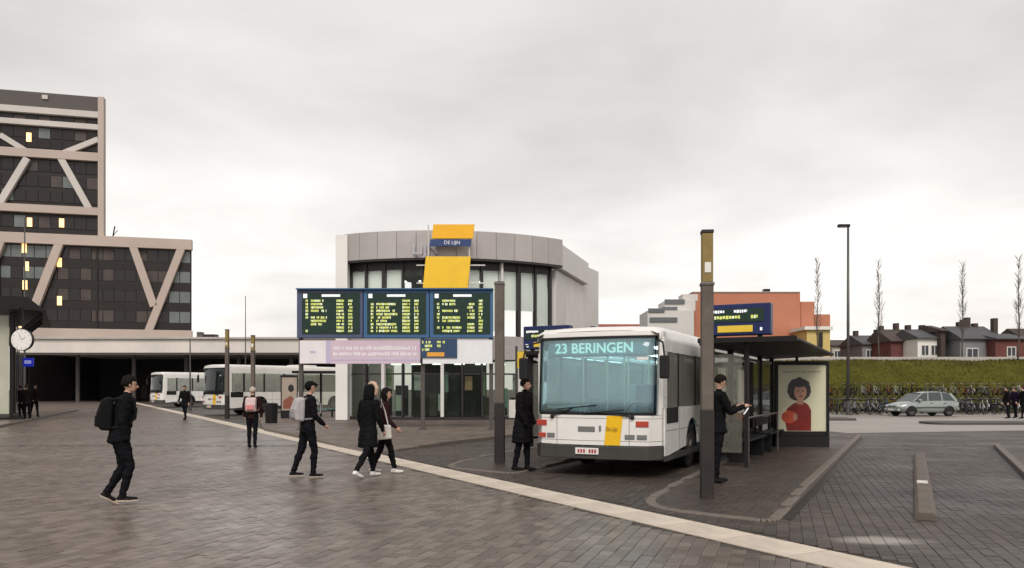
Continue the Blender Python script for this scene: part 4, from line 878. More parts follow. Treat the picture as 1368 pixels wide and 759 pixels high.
def poster_case(loc, rz, label, kind=0):
    t = thing('poster_case', label, 'poster case', loc, rz, 'street poster cases')
    mb = MB(); mb.box(-.71, -.63, -.1, .1, .28, 2.3).box(.63, .71, -.1, .1, .28, 2.3).box(-.63, .63, -.1, .1, 2.2, 2.3).box(-.63, .63, -.1, .1, .28, .42); mb.build('frame', M_shr, t, bevel=.012)
    mb = MB(); mb.box(-.71, .71, -.1, .1, -.02, .275); mb.build('plinth', M_shr, t, bevel=.01)
    M_bgp = mat('poster_paper', (0.64, 0.62, 0.47), .5, var=.10, scale=1.2)
    mb = MB(); mb.box(-.63, .63, -.06, .06, .42, 2.2); ps_ = mb.build('poster', M_bgp if not kind else mat('poster_pale', (0.40,0.33,0.28), .5), t)
    M_red = mat('print_red', (0.20, 0.014, 0.012), .5, var=.3, scale=5); M_hair = mat('print_hair', (0.018,0.013,0.012), .5); M_sk = mat('print_skin', (0.42,0.22,0.15), .5, var=.15, scale=6); M_or = mat('print_orange', (0.50,0.07,0.03), .5, var=.2, scale=5)
    def blob(name, pts, m, y):
        mb = MB(); mb.prism_y(pts, y, y+.0012); mb.build(name, m, ps_)
    def ell(cx, cz, rx, rz_, n=22, wob=0.0, seed=1):
        rr = random.Random(seed); return [(cx+rx*math.cos(2*math.pi*i/n)*(1+rr.uniform(-wob, wob)), cz+rz_*math.sin(2*math.pi*i/n)*(1+rr.uniform(-wob, wob))) for i in range(n)]
    if not kind:
        blob('print_jumper', [(-.40,.43),(-.46,.75),(-.40,1.02),(-.22,1.17),(.0,1.23),(.16,1.14),(.24,.98),(.24,.43)], M_red, -.0625)
        blob('print_hair', ell(-.07, 1.54, .31, .32, 30, .07, 4), M_hair, -.0635)
        blob('print_face', ell(-.045, 1.47, .165, .225), M_sk, -.0650)
        blob('print_neck', [(-.13,1.15),(.03,1.13),(.04,1.30),(-.13,1.30)], M_sk, -.0640)
        blob('print_fringe', [(-.23,1.55),(-.2,1.70),(-.05,1.76),(.1,1.70),(.14,1.54),(.06,1.62),(-.08,1.6),(-.17,1.62)], M_hair, -.0665)
        blob('print_mouth', ell(-.03, 1.355, .05, .018, 12), M_red, -.0665)
        for ex in (-.105, .02): blob('print_eye', ell(ex, 1.50, .028, .014, 10), M_hair, -.0665)
        blob('print_ball', ell(-.34, .80, .20, .17), M_or, -.0650)
        blob('print_hand', ell(-.18, .80, .06, .10, 12), M_sk, -.0665)
        M_pt = mat('print_brown', (0.40,0.32,0.20), .5); mb = MB(); rq = random.Random(2); x_ = -.5
        while x_ < .5:
            w = rq.uniform(.05, .14); mb.box(x_, min(x_+w,.52), -.0625, -.0605, 2.0, 2.035); x_ += w+.025
        mb.build('print_lettering', M_pt, ps_)
    else:
        blob('print_red_field', [(-.5,.5),(.45,.5),(.5,1.0),(.1,1.2),(-.5,.95)], mat('print_dull_red', (.26,.09,.06), .6), -.0625); blob('print_dark', ell(.15, 1.6, .25, .2), M_hair, -.0625)
    G_p = glass('poster_glass', (0.97,0.97,0.96), .005, (.5,.5,.5), fres=1.16)
    mb = MB(); mb.box(-.63, .63, -.09, -.085, .42, 2.2); mb.build('glass_cover', G_p, t)
    return t
poster_case((X(1070.5, 21.2), 21.2, PZ), R(-4), 'poster case showing a dark haired figure in red at the end of the shelter')
poster_case((X(386.5, 42), 42, PZ), R(12), 'poster case with red print near the far glass shelter', 1).scale = (.62, 1, 1.0)
# far glass shelter left of the bus office
fsx = thing('glass_shelter', 'small glass waiting shelter left of the white wall of the bus office', 'bus shelter', (X(424, 43.5), 43.5, PZ), 0, 'platform shelters')
mb = MB(); mb.box(-1.2, 1.2, -.8, .9, 2.42, 2.55); mb.build('roof', M_shc, fsx, bevel=.02)
for xx in (-1.1, 0, 1.1):
    mb = MB(); mb.box(xx-.05, xx+.05, .75, .85, -.02, 2.42); mb.build('column', M_shc, fsx)
for xx in (-1.03, .07):
    mb = MB(); mb.box(xx, xx+.96, .79, .81, .3, 2.3); mb.build('glass_pane', G_sh, fsx)
mb = MB(); mb.box(-.9, .9, .35, .7, .42, .47); mb.build('bench_seat', mat('bench_teal', (0.05,0.14,0.14), .5), fsx)
for xx in (-.7, .7):
    mb = MB(); mb.box(xx-.03, xx+.03, .4, .65, -.02, .42); mb.build('bench_leg', M_bench, fsx)
bn = thing('litter_bin', 'dark litter bin standing by the kerb before the far bus', 'litter bin', (X(362.5, 36), 36, 0))
mb = MB(); mb.tube([(0,0,-.01),(0,0,.95)], [.26,.30], 14); mb.build('drum', M_darkmetal, bn)
mb = MB(); mb.tube([(0,0,.95),(0,0,1.02)], [.32,.24], 14); mb.build('lid', M_shc, bn)
# ------------------------------------------------------------------ city bus (local x to the viewer's right, y to the rear, front at y = 0)
M_bw = mat('bus_white', (0.74, 0.72, 0.69), .28, var=.05, scale=1.2, dirt=.16, coat=.4); M_bg = mat('bus_bumper_grey', (0.050, 0.048, 0.044), .5, var=.2, scale=3, dirt=.2)
M_rub = mat('rubber_black', (0.010, 0.010, 0.011), .6, var=.2); M_byel = mat('bus_yellow', (0.78, 0.46, 0.012), .3, var=.05, coat=.4)
M_lred = mat('lamp_red', (0.42, 0.055, 0.035), .2, var=.1, coat=.6); M_lclr = mat('lamp_clear', (0.17, 0.17, 0.17), .15, var=.3, scale=20, coat=.8)
G_ws = glass('windscreen', (0.72, 0.90, 0.94), 0.22, (0.52, 0.72, 0.77), rough=.02, fres=1.5)
G_sw = glass('bus_side_glass', (0.70, 0.72, 0.68), 0.30, (0.58, 0.57, 0.51), fres=1.7)  # pale beige film puts the reflected sky into the glass colour
M_ifl = mat('bus_floor', (0.06,0.065,0.07), .6); M_ice = mat('bus_lining', (0.55,0.60,0.61), .7, var=.08); M_seat = mat('bus_seat', (0.07,0.11,0.17), .8, var=.3, scale=8); M_grab = mat('grab_pole', (0.58,0.57,0.42), .35)
BL, HW = 11.9, 1.25
def plan(n=14, hw=HW, bulge=.16, rc=.2):      # front outline of the body in plan, left to right
    pts = [(-hw, rc+.34)]
    for i in range(n+1):
        x_ = -hw+2*hw*i/n; u = abs(x_)/hw
        pts.append((x_, bulge*u**2+ (rc*max(0, (u-.84)/.16)**2)))
    pts.append((hw, rc+.34)); return pts
def lean(z): return 0.0 if z < 1.2 else (z-1.2)*.065
def strip(mb, pts, z0, z1, th=.04, close=True, nz_=1, f=None):
    n = len(pts); k = len(mb.v)
    for r in range(nz_+1):
        z = z0+(z1-z0)*r/nz_
        for (x_, y_) in pts: mb.v.append((x_, y_+lean(z), z))
    for r in range(nz_+1):
        z = z0+(z1-z0)*r/nz_
        for (x_, y_) in pts: mb.v.append((x_*(1-th/HW), y_+lean(z)+th, z))
    m_ = n*(nz_+1)
    def q(*a): mb.f.append(tuple(k+i for i in a)); mb.mi.append(mb.cur)
    for r in range(nz_):
        for i in range(n-1):
            a = r*n+i; q(a, a+1, a+n+1, a+n); q(m_+a, m_+a+n, m_+a+n+1, m_+a+1)
        q(r*n, r*n+n, m_+r*n+n, m_+r*n); a = r*n+n-1; q(a, m_+a, m_+a+n, a+n)
    for i in range(n-1): q(i, m_+i, m_+i+1, i+1); a = nz_*n+i; q(a, a+1, m_+a+1, m_+a)
    return mb
def make_bus(loc, rz, label, full=True):
    t = thing('city_bus', label, 'bus', loc, rz, 'white city buses with yellow panel')
    P = plan(); Pin = [p for p in P if abs(p[0]) < HW*.97]
    # front
    mb = MB(); strip(mb, P, .60, 1.16); fp = mb.build('front_panel', M_bw, t, smooth=False, bevel=.006)
    mb = MB(); strip(mb, [(x_*1.005, y_-.035) for x_, y_ in P], .34, .585, th=.08); bump = mb.build('bumper', M_bg, t, bevel=.012)
    for xx in (-.95, .78):
        mb = MB(); mb.box(xx-.025, xx+.025, .02+.16*(xx/HW)**2, .2, .34, .59); mb.build('bumper_slot', M_rub, bump)
    PW_ = [p for p in P if abs(p[0]) <= HW*.93]
    Pg = [(x_*1.0, y_+.012) for x_, y_ in plan(24) if abs(x_) <= HW*.955]
    mb = MB(); strip(mb, Pg, 1.18, 2.62, th=.012, nz_=6); ws = mb.build('windscreen', G_ws, t, smooth=True)
    # rubber surround: top, bottom, sides
    mb = MB(); strip(mb, [(x_, y_-.006) for x_, y_ in Pg], 1.165, 1.215, th=.03); strip(mb, [(x_, y_-.006) for x_, y_ in Pg], 2.60, 2.645, th=.03)
    for s_ in (-1, 1):
        pts = sorted([p for p in [(x_, y_-.008) for x_, y_ in plan(60)] if HW*.925 <= s_*p[0] <= HW*.965]); strip(mb, pts, 1.19, 2.63, th=.03, nz_=3)
    mb.build('windscreen_seal', M_rub, t)
    mb = MB(); mb.box(-.008, .008, -.004+lean(1.3), .02+lean(1.3), 1.2, 2.25) if False else None
    # corner pillars and brow
    for s_ in (-1, 1):
        pts = sorted([p for p in plan(60) if s_*p[0] >= HW*.955], key=lambda p: (p[0], p[1]*(-1 if s_ < 0 else 1))); mb = MB(); strip(mb, pts, 1.165, 2.66, th=.05, nz_=4); mb.build('corner_pillar', M_bw, t, smooth=False)
    mb = MB(); strip(mb, P, 2.645, 2.74, th=.1); mb.build('brow', M_bw, t, bevel=.01)
    # roof
    sec = [(-1.25,2.60),(-1.248,2.72),(-1.215,2.785),(-1.12,2.825),(-.7,2.845),(0,2.852),(.7,2.845),(1.12,2.825),(1.215,2.785),(1.248,2.72),(1.25,2.60)]
    mb = MB(); ys = [(.10,.985,-.10),(.17,.99,-.045),(.32,1,-.012),(.75,1,0),(BL-.3,1,0),(BL,.97,-.12)]; n = len(sec)
    for (yy, sc_, dz) in ys:
        for (x_, z) in sec: mb.v.append((x_*sc_, yy+(.16*(x_/HW)**2 if yy < .5 else 0), 2.60+max(0, z-2.60)*1.0+(dz if z > 2.75 else dz*.3)))
    for r in range(len(ys)-1):
        for i in range(n-1): a = r*n+i; mb.f.append((a, a+n, a+n+1, a+1)); mb.mi.append(0)
    rf = mb.build('roof', M_bw, t, smooth=True)
    mb = MB(); mb.box(-.6, .6, 6.0, 7.6, 2.83, 2.93); mb.build('roof_unit', M_bw, rf, bevel=.04)
    # sides with wheel arches
    axles = (2.72, 8.55); ra = .56
    for s_ in (-1, 1):
        poly = [(.52, 1.30), (.52, .38)]
        for ay in axles:
            for i in range(11):
                a = math.pi-math.pi*i/10; poly.append((ay+ra*math.cos(a), max(.38, .5+ra*math.sin(a))))
        poly += [(BL-.05, .38), (BL, .9), (BL, 1.30)]
        mb = MB(); mb.prism_x(poly, s_*HW-.02, s_*HW+.02); sd_ = mb.build('side_panel', M_bw, t)
        mb = MB(); mb.box(s_*HW-.018, s_*HW+.018, .45, BL-.02, 2.36, 2.62); mb.build('cantrail', M_bw, t)
        mb = MB(); mb.box(s_*HW-.024, s_*HW+.024, .5, BL-.1, .30, .40); mb.build('skirt_trim', M_bg, sd_)
        edges = [.55, 1.55, 3.0, 4.5, 6.0, 7.5, 9.0, 10.4, 11.75]
        for i, yy in enumerate(edges):
            mb = MB(); w = .06 if i not in (0, len(edges)-1) else .14; mb.box(s_*HW-.022, s_*HW+.012, yy-w, yy+w, 1.30, 2.36); mb.build('window_post', M_rub if 0 < i < len(edges)-1 else M_bw, t)
        for i in range(len(edges)-1):
            y0_, y1_ = edges[i]+.05, edges[i+1]-.05; z0_ = 1.06 if (i == 0 and s_ > 0) else 1.31
            mb = MB(); mb.box(s_*HW-.006, s_*HW+.006, y0_, y1_, 1.31, 2.35); mb.build('side_window', G_sw, t)
        if s_ < 0:
            for (y0_, y1_) in ((.62, 1.75), (5.0, 6.2)):
                mb = MB(); mb.box(-HW-.035, -HW-.022, y0_, y1_, .42, 2.32); dr = mb.build('door', G_sw, t)
                for yy in (y0_, (y0_+y1_)/2, y1_):
                    mb = MB(); mb.box(-HW-.045, -HW-.020, yy-.03, yy+.03, .40, 2.34); mb.build('door_frame', M_rub, dr)
        else:
            mb = MB(); mb.box(HW+.021, HW+.025, .62, 1.5, 1.0, 1.30); mb.build('driver_panel', M_rub, t)
        for ay in axles:
            wr = bpy.data.objects.new('wheel', None); COL.objects.link(wr); wr.parent = t; wr.location = (s_*(HW-.16), ay, .48); wr.empty_display_size = .1
            mb = MB(); mb.tube([(-.13,0,0),(-.11,0,0),(.11,0,0),(.13,0,0)], [.42,.48,.48,.42], 28); mb.build('tyre', M_rub, wr)
            mb = MB(); mb.tube([(s_*.10,0,0),(s_*.136,0,0)], [.29,.27], 20).tube([(s_*.13,0,0),(s_*.17,0,0)], [.12,.10], 14); mb.build('rim', M_clamp, wr)
            mb = MB(); pts = [(ay+(ra+.0)*math.cos(math.pi*i/12), .5+(ra)*math.sin(math.pi*i/12)) for i in range(13)]
            for i in range(12):
                mb.add([(s_*(HW-.03),*pts[i]),(s_*(HW-.03),*pts[i+1]),(s_*(HW-.5),*pts[i+1]),(s_*(HW-.5),*pts[i])], [(0,1,2,3),(3,2,1,0)] if False else [(0,1,2,3)])
            mb.build('wheel_arch', M_rub, t)
    # rear and interior
    mb = MB(); mb.box(-HW+.02, HW-.02, BL-.06, BL, .4, 2.62); mb.build('rear_panel', M_bw, t)
    mb = MB(); mb.box(-.95, .95, BL-.075, BL-.061, 1.4, 2.3); mb.build('rear_window', mat('rear_window_tint', (.22,.27,.28), .3), t)
    mb = MB(); mb.box(-HW+.03, HW-.03, .3, BL-.1, .33, .40); mb.build('floor', M_ifl, t)
    mb = MB(); mb.box(-HW+.05, HW-.05, .5, BL-.1, 2.54, 2.58); ce = mb.build('ceiling', M_ice, t)
    for s_ in (-1, 1):
        mb = MB(); mb.box(s_*.55-.07, s_*.55+.07, 1.0, BL-.5, 2.515, 2.538); mb.build('ceiling_fill_light', mat('cabin_fill_light', (.9,.95,.95), .5, emit=(.8,1,.97), estr=5.0), ce)  # glow added as fill, so the cabin shows through the windscreen
    mb = MB(); mb.box(-HW+.04, HW-.04, 1.55, 1.58, .40, 1.05) if False else mb.box(.25, HW-.06, 1.62, 1.66, .40, 1.75); mb.build('cab_partition', M_ice, t)
    mb = MB(); mb.prism_x([(.32,.9),(.62,.9),(.62,1.16),(.36,1.2)], -HW+.2, HW-.2); mb.build('dashboard', mat('dash_grey', (.10,.13,.14), .7), t)
    mb = MB(); mb.tube([(.68,.72,1.14),(.68,.62,1.10)], .03, 8); k = len(mb.v)
    ring = [(.68+.22*math.cos(a*.3142), .76-.05+.10*math.sin(a*.3142), 1.2+.2*math.sin(a*.3142)) for a in range(21)]; mb.tube(ring, .017, 6, cap=False); mb.build('steering_wheel', M_rub, t)
    mb = MB(); mb.box(.42,.92,1.0,1.45,.5,.95).box(.42,.92,1.4,1.52,.9,1.75); mb.build('driver_seat', M_seat, t, bevel=.04)
    sp = None
    for yy in (2.9, 3.75, 4.6, 6.6, 7.45, 8.3, 9.2, 10.1, 10.9):
        for xx in (-1.0, -.58, .58, 1.0):
            if xx < 0 and 4.7 < yy < 6.5: continue
            if sp is None:
                mb = MB(); mb.box(-.2,.2,-.2,.22,.30,.38).box(-.2,.2,.18,.26,.36,.95); mb.box(-.14,.14,-.1,.1,-.1,.3); sp = mb.build('seat', M_seat, t, bevel=.03); sp.location = (xx, yy, .5)
            else: put(sp, (xx, yy, .5), t)
    for (xx, yy) in [(-.36,1.95),(-.36,3.4),(.36,3.4),(-.36,5.1),(.36,5.1),(.36,6.4),(-.36,6.9),(.36,8.0),(-.36,8.4),(-.9,1.95),(.1,1.7)]:
        mb = MB(); mb.tube([(xx,yy,.40),(xx,yy,2.54)], .022, 8); mb.build('grab_pole', M_grab, t)
    # front details
    def fy(x_): return .16*(x_/HW)**2
    mb = MB(); mb.add([], []); pts = [p for p in plan(50) if .20 <= p[0] <= .60]
    strip(mb, [(x_, y_-.006) for x_, y_ in pts], .605, 1.155, th=.004); ye = mb.build('yellow_panel', M_byel, t)
    for v in ye.data.vertices: v.co.x += (v.co.z-.6)*.10
    for (nm, x0, x1, z0, z1, m_) in [('lamp', -1.18, -.95, .95, 1.06, M_lred), ('lamp', .84, 1.07, .95, 1.06, M_lred), ('lamp', -1.14, -.97, .72, .81, M_lred), ('lamp', -.94, -.77, .72, .81, M_lclr), ('lamp', .64, .82, .72, .81, M_lclr), ('lamp', .86, 1.04, .72, .81, M_lclr), ('badge', -.27, .07, .85, .95, mat('badge_grey', (.16,.16,.155), .4)), ('badge', .15, .19, .86, .97, MATS['badge_grey'])]:
        xm = (x0+x1)/2; mb = MB(); mb.add([(x0, fy(x0)-.016, z0), (x1, fy(x1)-.016, z0), (x1, fy(x1)+.05, z0), (x0, fy(x0)+.05, z0), (x0, fy(x0)-.016, z1), (x1, fy(x1)-.016, z1), (x1, fy(x1)+.05, z1), (x0, fy(x0)+.05, z1)], [(0,3,2,1),(4,5,6,7),(0,1,5,4),(1,2,6,5),(2,3,7,6),(3,0,4,7)])
        mb.build('headlight' if nm == 'lamp' else 'badge', m_, t, bevel=.008)
    mb = MB(); mb.box(-.05, .36, -.012+.004, .0, .87, .95); 
    text_mesh('badge_letters', 'De Lijn', .10, mat('badge_dark', (.20,.13,.03), .5), t, (.40, -.012, .91), sx=.8)
    mb = MB(); mb.box(-.30, .16, -.062, -.045, .43, .55); plt = mb.build('number_plate', M_wht, t, bevel=.004)
    mb = MB()
    for k in range(7):
        if k != 3: mb.box(-.25+k*.055, -.215+k*.055, -.066, -.0625, .455, .525)
    mb.build('plate_marks', mat('plate_red', (.35,.04,.04), .5), plt)
    for (x0, x1, z0, z1) in [(-.82, -.35, 1.16, 1.30), (.78, .2, 1.16, 1.22)]:
        mb = MB(); mb.tube([(x0, fy(x0)-.03, 1.14), (x1, fy(x1)-.028, z1)], .014, 6).tube([(x1-.35, fy(x1)-.02+lean(z1), z1-.03), (x1+.45, fy(x1)-.02+lean(z1), z1+.05)], .012, 6).ball((x0, fy(x0)-.02, 1.13), .045, 8, 6); mb.build('wiper', M_rub, t)
    # destination display behind the glass
    mb = MB(); mb.box(-1.08, 1.08, .24, .44, 2.28, 2.56); db = mb.build('destination_box', mat('destination_back', (.10,.15,.16), .5), t)
    mb = MB(); mb.box(-1.02, 1.02, .232, .239, 2.30, 2.54); mb.build('destination_panel', mat('destination_face', (.26,.35,.36), .5), db)
    if full: text_mesh('destination_text', '23 BERINGEN', .27, mat('destination_led', (.5,.6,.5), .5, emit=(.75,1,.80), estr=.6), db, (-.04, .222, 2.425), sx=.98, ext=.003, bold=.004)
    mb = MB(); mb.box(.80, 1.05, .085+lean(2.2), .09+lean(2.2), 2.19, 2.245); mb.build('sticker', M_wht, t)
    # panel seams
    for zz_ in (.68, 1.10):
        mb = MB(); strip(mb, [(x_, y_-.0022) for x_, y_ in P], zz_, zz_+.007, th=.003); mb.build('panel_seam', M_bg, fp)
    for xx in (-.72, .72):
        mb = MB(); mb.box(xx-.004, xx+.004, fy(xx)-.003, fy(xx)+.01, .61, 1.15); mb.build('panel_seam', M_bg, fp)
    for yy in (1.6, 3.6, 4.7, 6.1, 7.6, 9.6, 10.8):
        mb = MB(); mb.box(HW+.0185, HW+.0225, yy-.005, yy+.005, .42, 1.29); mb.build('panel_seam', M_bg, t)
    mb = MB(); mb.box(HW+.0185, HW+.0225, .6, BL-.15, .86, .868); mb.build('panel_seam', M_bg, t)
    # mirrors
    for s_ in (-1, 1):
        mb = MB(); mb.tube([(s_*1.16, .28, 2.58), (s_*1.36, .02, 2.5), (s_*1.40, -.02, 2.25)], .018, 6); mi = mb.build('mirror_arm', M_rub, t)
        mb = MB(); mb.box(s_*1.40-.09, s_*1.40+.09, -.06, .02, 1.84, 2.26); mb.build('mirror', M_rub, mi, bevel=.03)
    return t
bus = make_bus((1.49, 14.76, 0), R(-26), 'white city bus with blue windscreen and yellow front panel, destination BERINGEN')
BUSB = copy_tree(bus, skip=('destination_text',)); BUSB.scale = (1.05, 1, 1.13); BUSB.location = (-19.0, 49.5, 0); BUSB.rotation_euler = (0, 0, R(-40)); BUSB['label'] = 'white city bus with orange front panel behind the weathered stop posts'
BUSC = copy_tree(bus, skip=('destination_text',)); BUSC.scale = (1.05, 1, 1.13); BUSC.location = (-32.6, 71.5, 0); BUSC.rotation_euler = (0, 0, R(-44)); BUSC['label'] = 'small distant white city bus before the dark underside of the canopy'
G_wsd = glass('windscreen_dark', (0.45, 0.50, 0.52), 0.10, (0.12, 0.15, 0.17), fres=1.4)
for b_ in (BUSB, BUSC):
    for ch in b_.children:
        if ch.name.startswith('windscreen') and 'seal' not in ch.name: ch.material_slots[0].link = 'OBJECT'; ch.material_slots[0].material = G_wsd
# ------------------------------------------------------------------ people
def hull_prim(bm, a, b):
    """convex hull of two ellipsoids (centre, radii) added to bm"""
    vs = []
    for (c, r) in (a, b):
        for i in range(7):
            t = math.pi*i/6
            for j in range(1 if i in (0, 6) else 10):
                p = 2*math.pi*j/10; vs.append(bm.verts.new((c[0]+r[0]*math.sin(t)*math.cos(p), c[1]+r[1]*math.sin(t)*math.sin(p), c[2]+r[2]*math.cos(t))))
    res = bmesh.ops.convex_hull(bm, input=vs)
    bmesh.ops.delete(bm, geom=[g_ for g_ in res['geom_interior'] if isinstance(g_, bmesh.types.BMVert)], context='VERTS')
def r3(r): return r if isinstance(r, tuple) else (r, r, r)
M_skin = mat('skin', (0.46, 0.275, 0.20), .55, var=.08, scale=14); M_eye = mat('eye_dark', (.02,.016,.014), .3)
def person(label, loc, rz, H=1.75, legs=((10, 10), (-10, 10)), arms=((5, 15, 4), (-5, 15, 4)), lean_=3, bulk=1.0, jacket=(.006,.006,.0065), trousers=(.006,.006,.008), shoes=(.009,.008,.008), pockets=False,
           sole=None, hair=(.008,.006,.005), coat=0.0, hood=False, hoodup=False, fur=False, cap=False, voxel=.011, head=(0, 0), long_hair=False, group=None, foot_up=(0, 0), name='person'):
    s = H/1.75; prims = []      # (a, ra, b, rb, region)
    def add(a, ra, b, rb, reg): prims.append((Vector(a), r3(ra), Vector(b), r3(rb), reg))
    k = math.radians; ln = k(lean_)
    def sp(z, y=0): return Vector((0, math.sin(ln)*(z-.93)+y, .93+(z-.93)*math.cos(ln)))
    B = bulk
    add(sp(.93), (.160*B,.118*B,.10), sp(1.10), (.150*B,.112*B,.10), 'j'); add(sp(1.10), (.150*B,.112*B,.10), sp(1.30), (.172*B,.125*B,.12), 'j')
    add(sp(1.30), (.172*B,.125*B,.12), sp(1.40), (.150*B,.105*B,.07), 'j'); add(sp(.84), (.165*B,.125*B,.06), sp(.95), (.158*B,.118*B,.08), 'j')
    for sd_ in (-1, 1): add(sp(1.36)+Vector((sd_*.06,0,0)), (.09,.10*B,.09), sp(1.405)+Vector((sd_*.165,0,0)), .064*B, 'j')
    if coat > 0:
        add(sp(.93), (.165*B,.125*B,.10), sp(.93-coat)+Vector((0,.0,0)), (.185*B,.155*B,.03), 'j')
    nk, hc = sp(1.46), sp(1.62)+Vector((0, .025, 0)); add(sp(1.40), .062, nk+Vector((0,.008,.03)), .054, 's'); add(sp(1.38), (.10,.092,.06), nk+Vector((0,-.004,-.002)), (.074,.076,.025), 'j')
    yaw, pit = k(head[0]), k(head[1]); HR = Matrix.Rotation(yaw, 3, 'Z') @ Matrix.Rotation(pit, 3, 'X')
    def hp_(x_, y_, z): return hc + HR @ Vector((x_, y_, z))
    add(hp_(0,-.012,.025), (.075,.090,.088), hp_(0,.010,-.055), (.056,.068,.058), 's')
    add(hp_(0,.078,.0), .012, hp_(0,.098,-.028), .014, 's')
    for sd_ in (-1, 1): add(hp_(sd_*.076,-.005,.01), (.010,.018,.03), hp_(sd_*.076,-.002,-.02), (.009,.013,.02), 's')
    if cap: add(hp_(0,-.012,.055), (.088,.104,.075), hp_(0,.10,.05), (.055,.04,.01), 'h'); add(hp_(0,-.03,.02), (.086,.092,.07), hp_(0,-.012,.06), (.086,.1,.07), 'h')
    if hoodup: add(hp_(0,-.03,.03), (.108,.112,.115), hp_(0,-.05,-.10), (.12,.10,.09), 'j')
    if hood: add(sp(1.45)+Vector((-.09,-.085,0)), (.06,.05,.05), sp(1.45)+Vector((.09,-.085,0)), (.06,.05,.05), 'j')
    feet = []
    for sd_, (th, kn), fu in ((-1, legs[0], foot_up[0]), (1, legs[1], foot_up[1])):
        hip = Vector((sd_*.088, math.sin(ln)*0, .90)); a1 = k(th); a2 = k(th-kn)
        knee = hip+Vector((sd_*.005, math.sin(a1)*.43, -math.cos(a1)*.43)); ank = knee+Vector((0, math.sin(a2)*.415, -math.cos(a2)*.415))
        add(hip, (.098*B**.5,.105*B**.5,.10), knee, .066, 't'); add(knee, .066, ank+Vector((0,0,.03)), .050, 't'); add(knee+(ank-knee)*.28+Vector((0,-.018,0)), .066, knee+(ank-knee)*.5, .056, 't')
        fa = k(fu); fd = Vector((0, math.cos(fa), -math.sin(fa))); up = Vector((0, math.sin(fa), math.cos(fa)))
        heel = ank-fd*.035-up*.035; toe = ank+fd*.155-up*.045
        add(ank, .048, heel, (.041,.045,.04), 'f'); add(heel, (.041,.045,.038), toe-fd*.06, (.050,.05,.036), 'f'); add(toe-fd*.06, (.050,.05,.034), toe, (.044,.04,.027), 'f'); feet += [heel, toe]
    for sd_, (sw, el_, ab) in ((-1, arms[0]), (1, arms[1])):
        sh_ = sp(1.40)+Vector((sd_*.185, 0, 0)); a1 = k(sw); ab_ = k(ab+4); d1 = Vector((sd_*math.sin(ab_), math.sin(a1)*math.cos(ab_), -math.cos(a1)*math.cos(ab_)))
        elb = sh_+d1*.285; a2 = a1+k(el_); inw = -.25*sd_*min(1, el_/70); d2 = Vector((inw+sd_*.03, math.sin(a2), -math.cos(a2))).normalized(); wr = elb+d2*.245
        add(sh_, .070*B, elb, .054*B, 'j'); add(elb, .054*B, wr, .040*B, 'j')
        side = d2.cross(Vector((0,0,1)) if abs(d2.z) < .9 else Vector((0,1,0))).normalized(); curl = d2.cross(side).normalized()
        if curl.y < 0 and abs(d2.z) > .6: curl = -curl
        if pockets: continue
        pm = wr+d2*.075; add(wr+d2*.015, (.026,.026,.026), pm, (.032,.030,.034), 's')
        ax = Vector((0, 1, 0)) if abs(d2.y) < .7 else Vector((1, 0, 0)); ax = (ax-d2*ax.dot(d2)).normalized(); nr = d2.cross(ax)
        nr = nr if nr.x*sd_ < 0 else -nr
        for fi, fl in enumerate((.070, .082, .078, .062)):
            b0 = pm+ax*((1.5-fi)*.0185)+d2*.015; b1 = b0+d2*fl*.55+nr*.012; b2 = b1+d2*fl*.32+nr*.028
            add(b0, .0095, b1, .0088, 's'); add(b1, .0088, b2, .0075, 's')
        t0 = wr+d2*.03+ax*.024; t1 = t0+ax*.026+d2*.03+nr*.01; t2 = t1+d2*.03+nr*.012; add(t0, .013, t1, .0105, 's'); add(t1, .0105, t2, .0085, 's')
    zmin = min(p.z for p in feet)-.036
    bm = bmesh.new()
    for (a, ra, b, rb, reg) in prims: hull_prim(bm, (a, ra), (b, rb))
    me = bpy.data.meshes.new('tmp'); bm.to_mesh(me); bm.free()
    o = bpy.data.objects.new('tmp', me)
    m1 = o.modifiers.new('r', 'REMESH'); m1.mode = 'VOXEL'; m1.voxel_size = voxel; m1.use_smooth_shade = True
    m2 = o.modifiers.new('s', 'SMOOTH'); m2.factor = .5; m2.iterations = 3
    body = baked(o); bpy.data.objects.remove(o); bpy.data.meshes.remove(me)
    body.name = 'body'
    def cm(tag_, c, **kw): return mat('cloth_%s_%03d%03d%03d' % (tag_, int(c[0]*999), int(c[1]*999), int(c[2]*999)), c, kw.get('rough', .8), var=.2, scale=12, bump=.25, bscale=90, spec=.08)
    mats_ = {'j': cm('jacket', jacket), 't': cm('trousers', trousers), 'f': cm('shoe', shoes, rough=.6), 's': M_skin, 'h': cm('cap', (.006,.006,.0065))}
    order = ['j', 't', 'f', 's', 'h']
    body.materials.clear()
    for q in order: body.materials.append(mats_[q])
    pr = [(a, b, b-a, max((b-a).length_squared, 1e-9), sum(ra)/3, sum(rb)/3, order.index(reg)) for (a, ra, b, rb, reg) in prims]
    body.update(); idx = []; cache = {}
    for p in body.polygons:
        c = p.center; key = (int(c.x*70), int(c.y*70), int(c.z*70))
        if key in cache: idx.append(cache[key]); continue
        best, bi = 1e9, 0
        for (a, b, ab, l2, ra, rb, ri) in pr:
            t = max(0, min(1, (c-a).dot(ab)/l2)); dd = (c-a-ab*t).length-(ra+(rb-ra)*t)
            if dd < best: best, bi = dd, ri
        cache[key] = bi; idx.append(bi)
    body.polygons.foreach_set('material_index', idx)
    nrm_ = [0.0]*(3*len(body.vertices)); body.vertices.foreach_get('normal', nrm_)
    clothv = set()
    for p in body.polygons:
        if p.material_index in (0, 1): clothv.update(p.vertices)
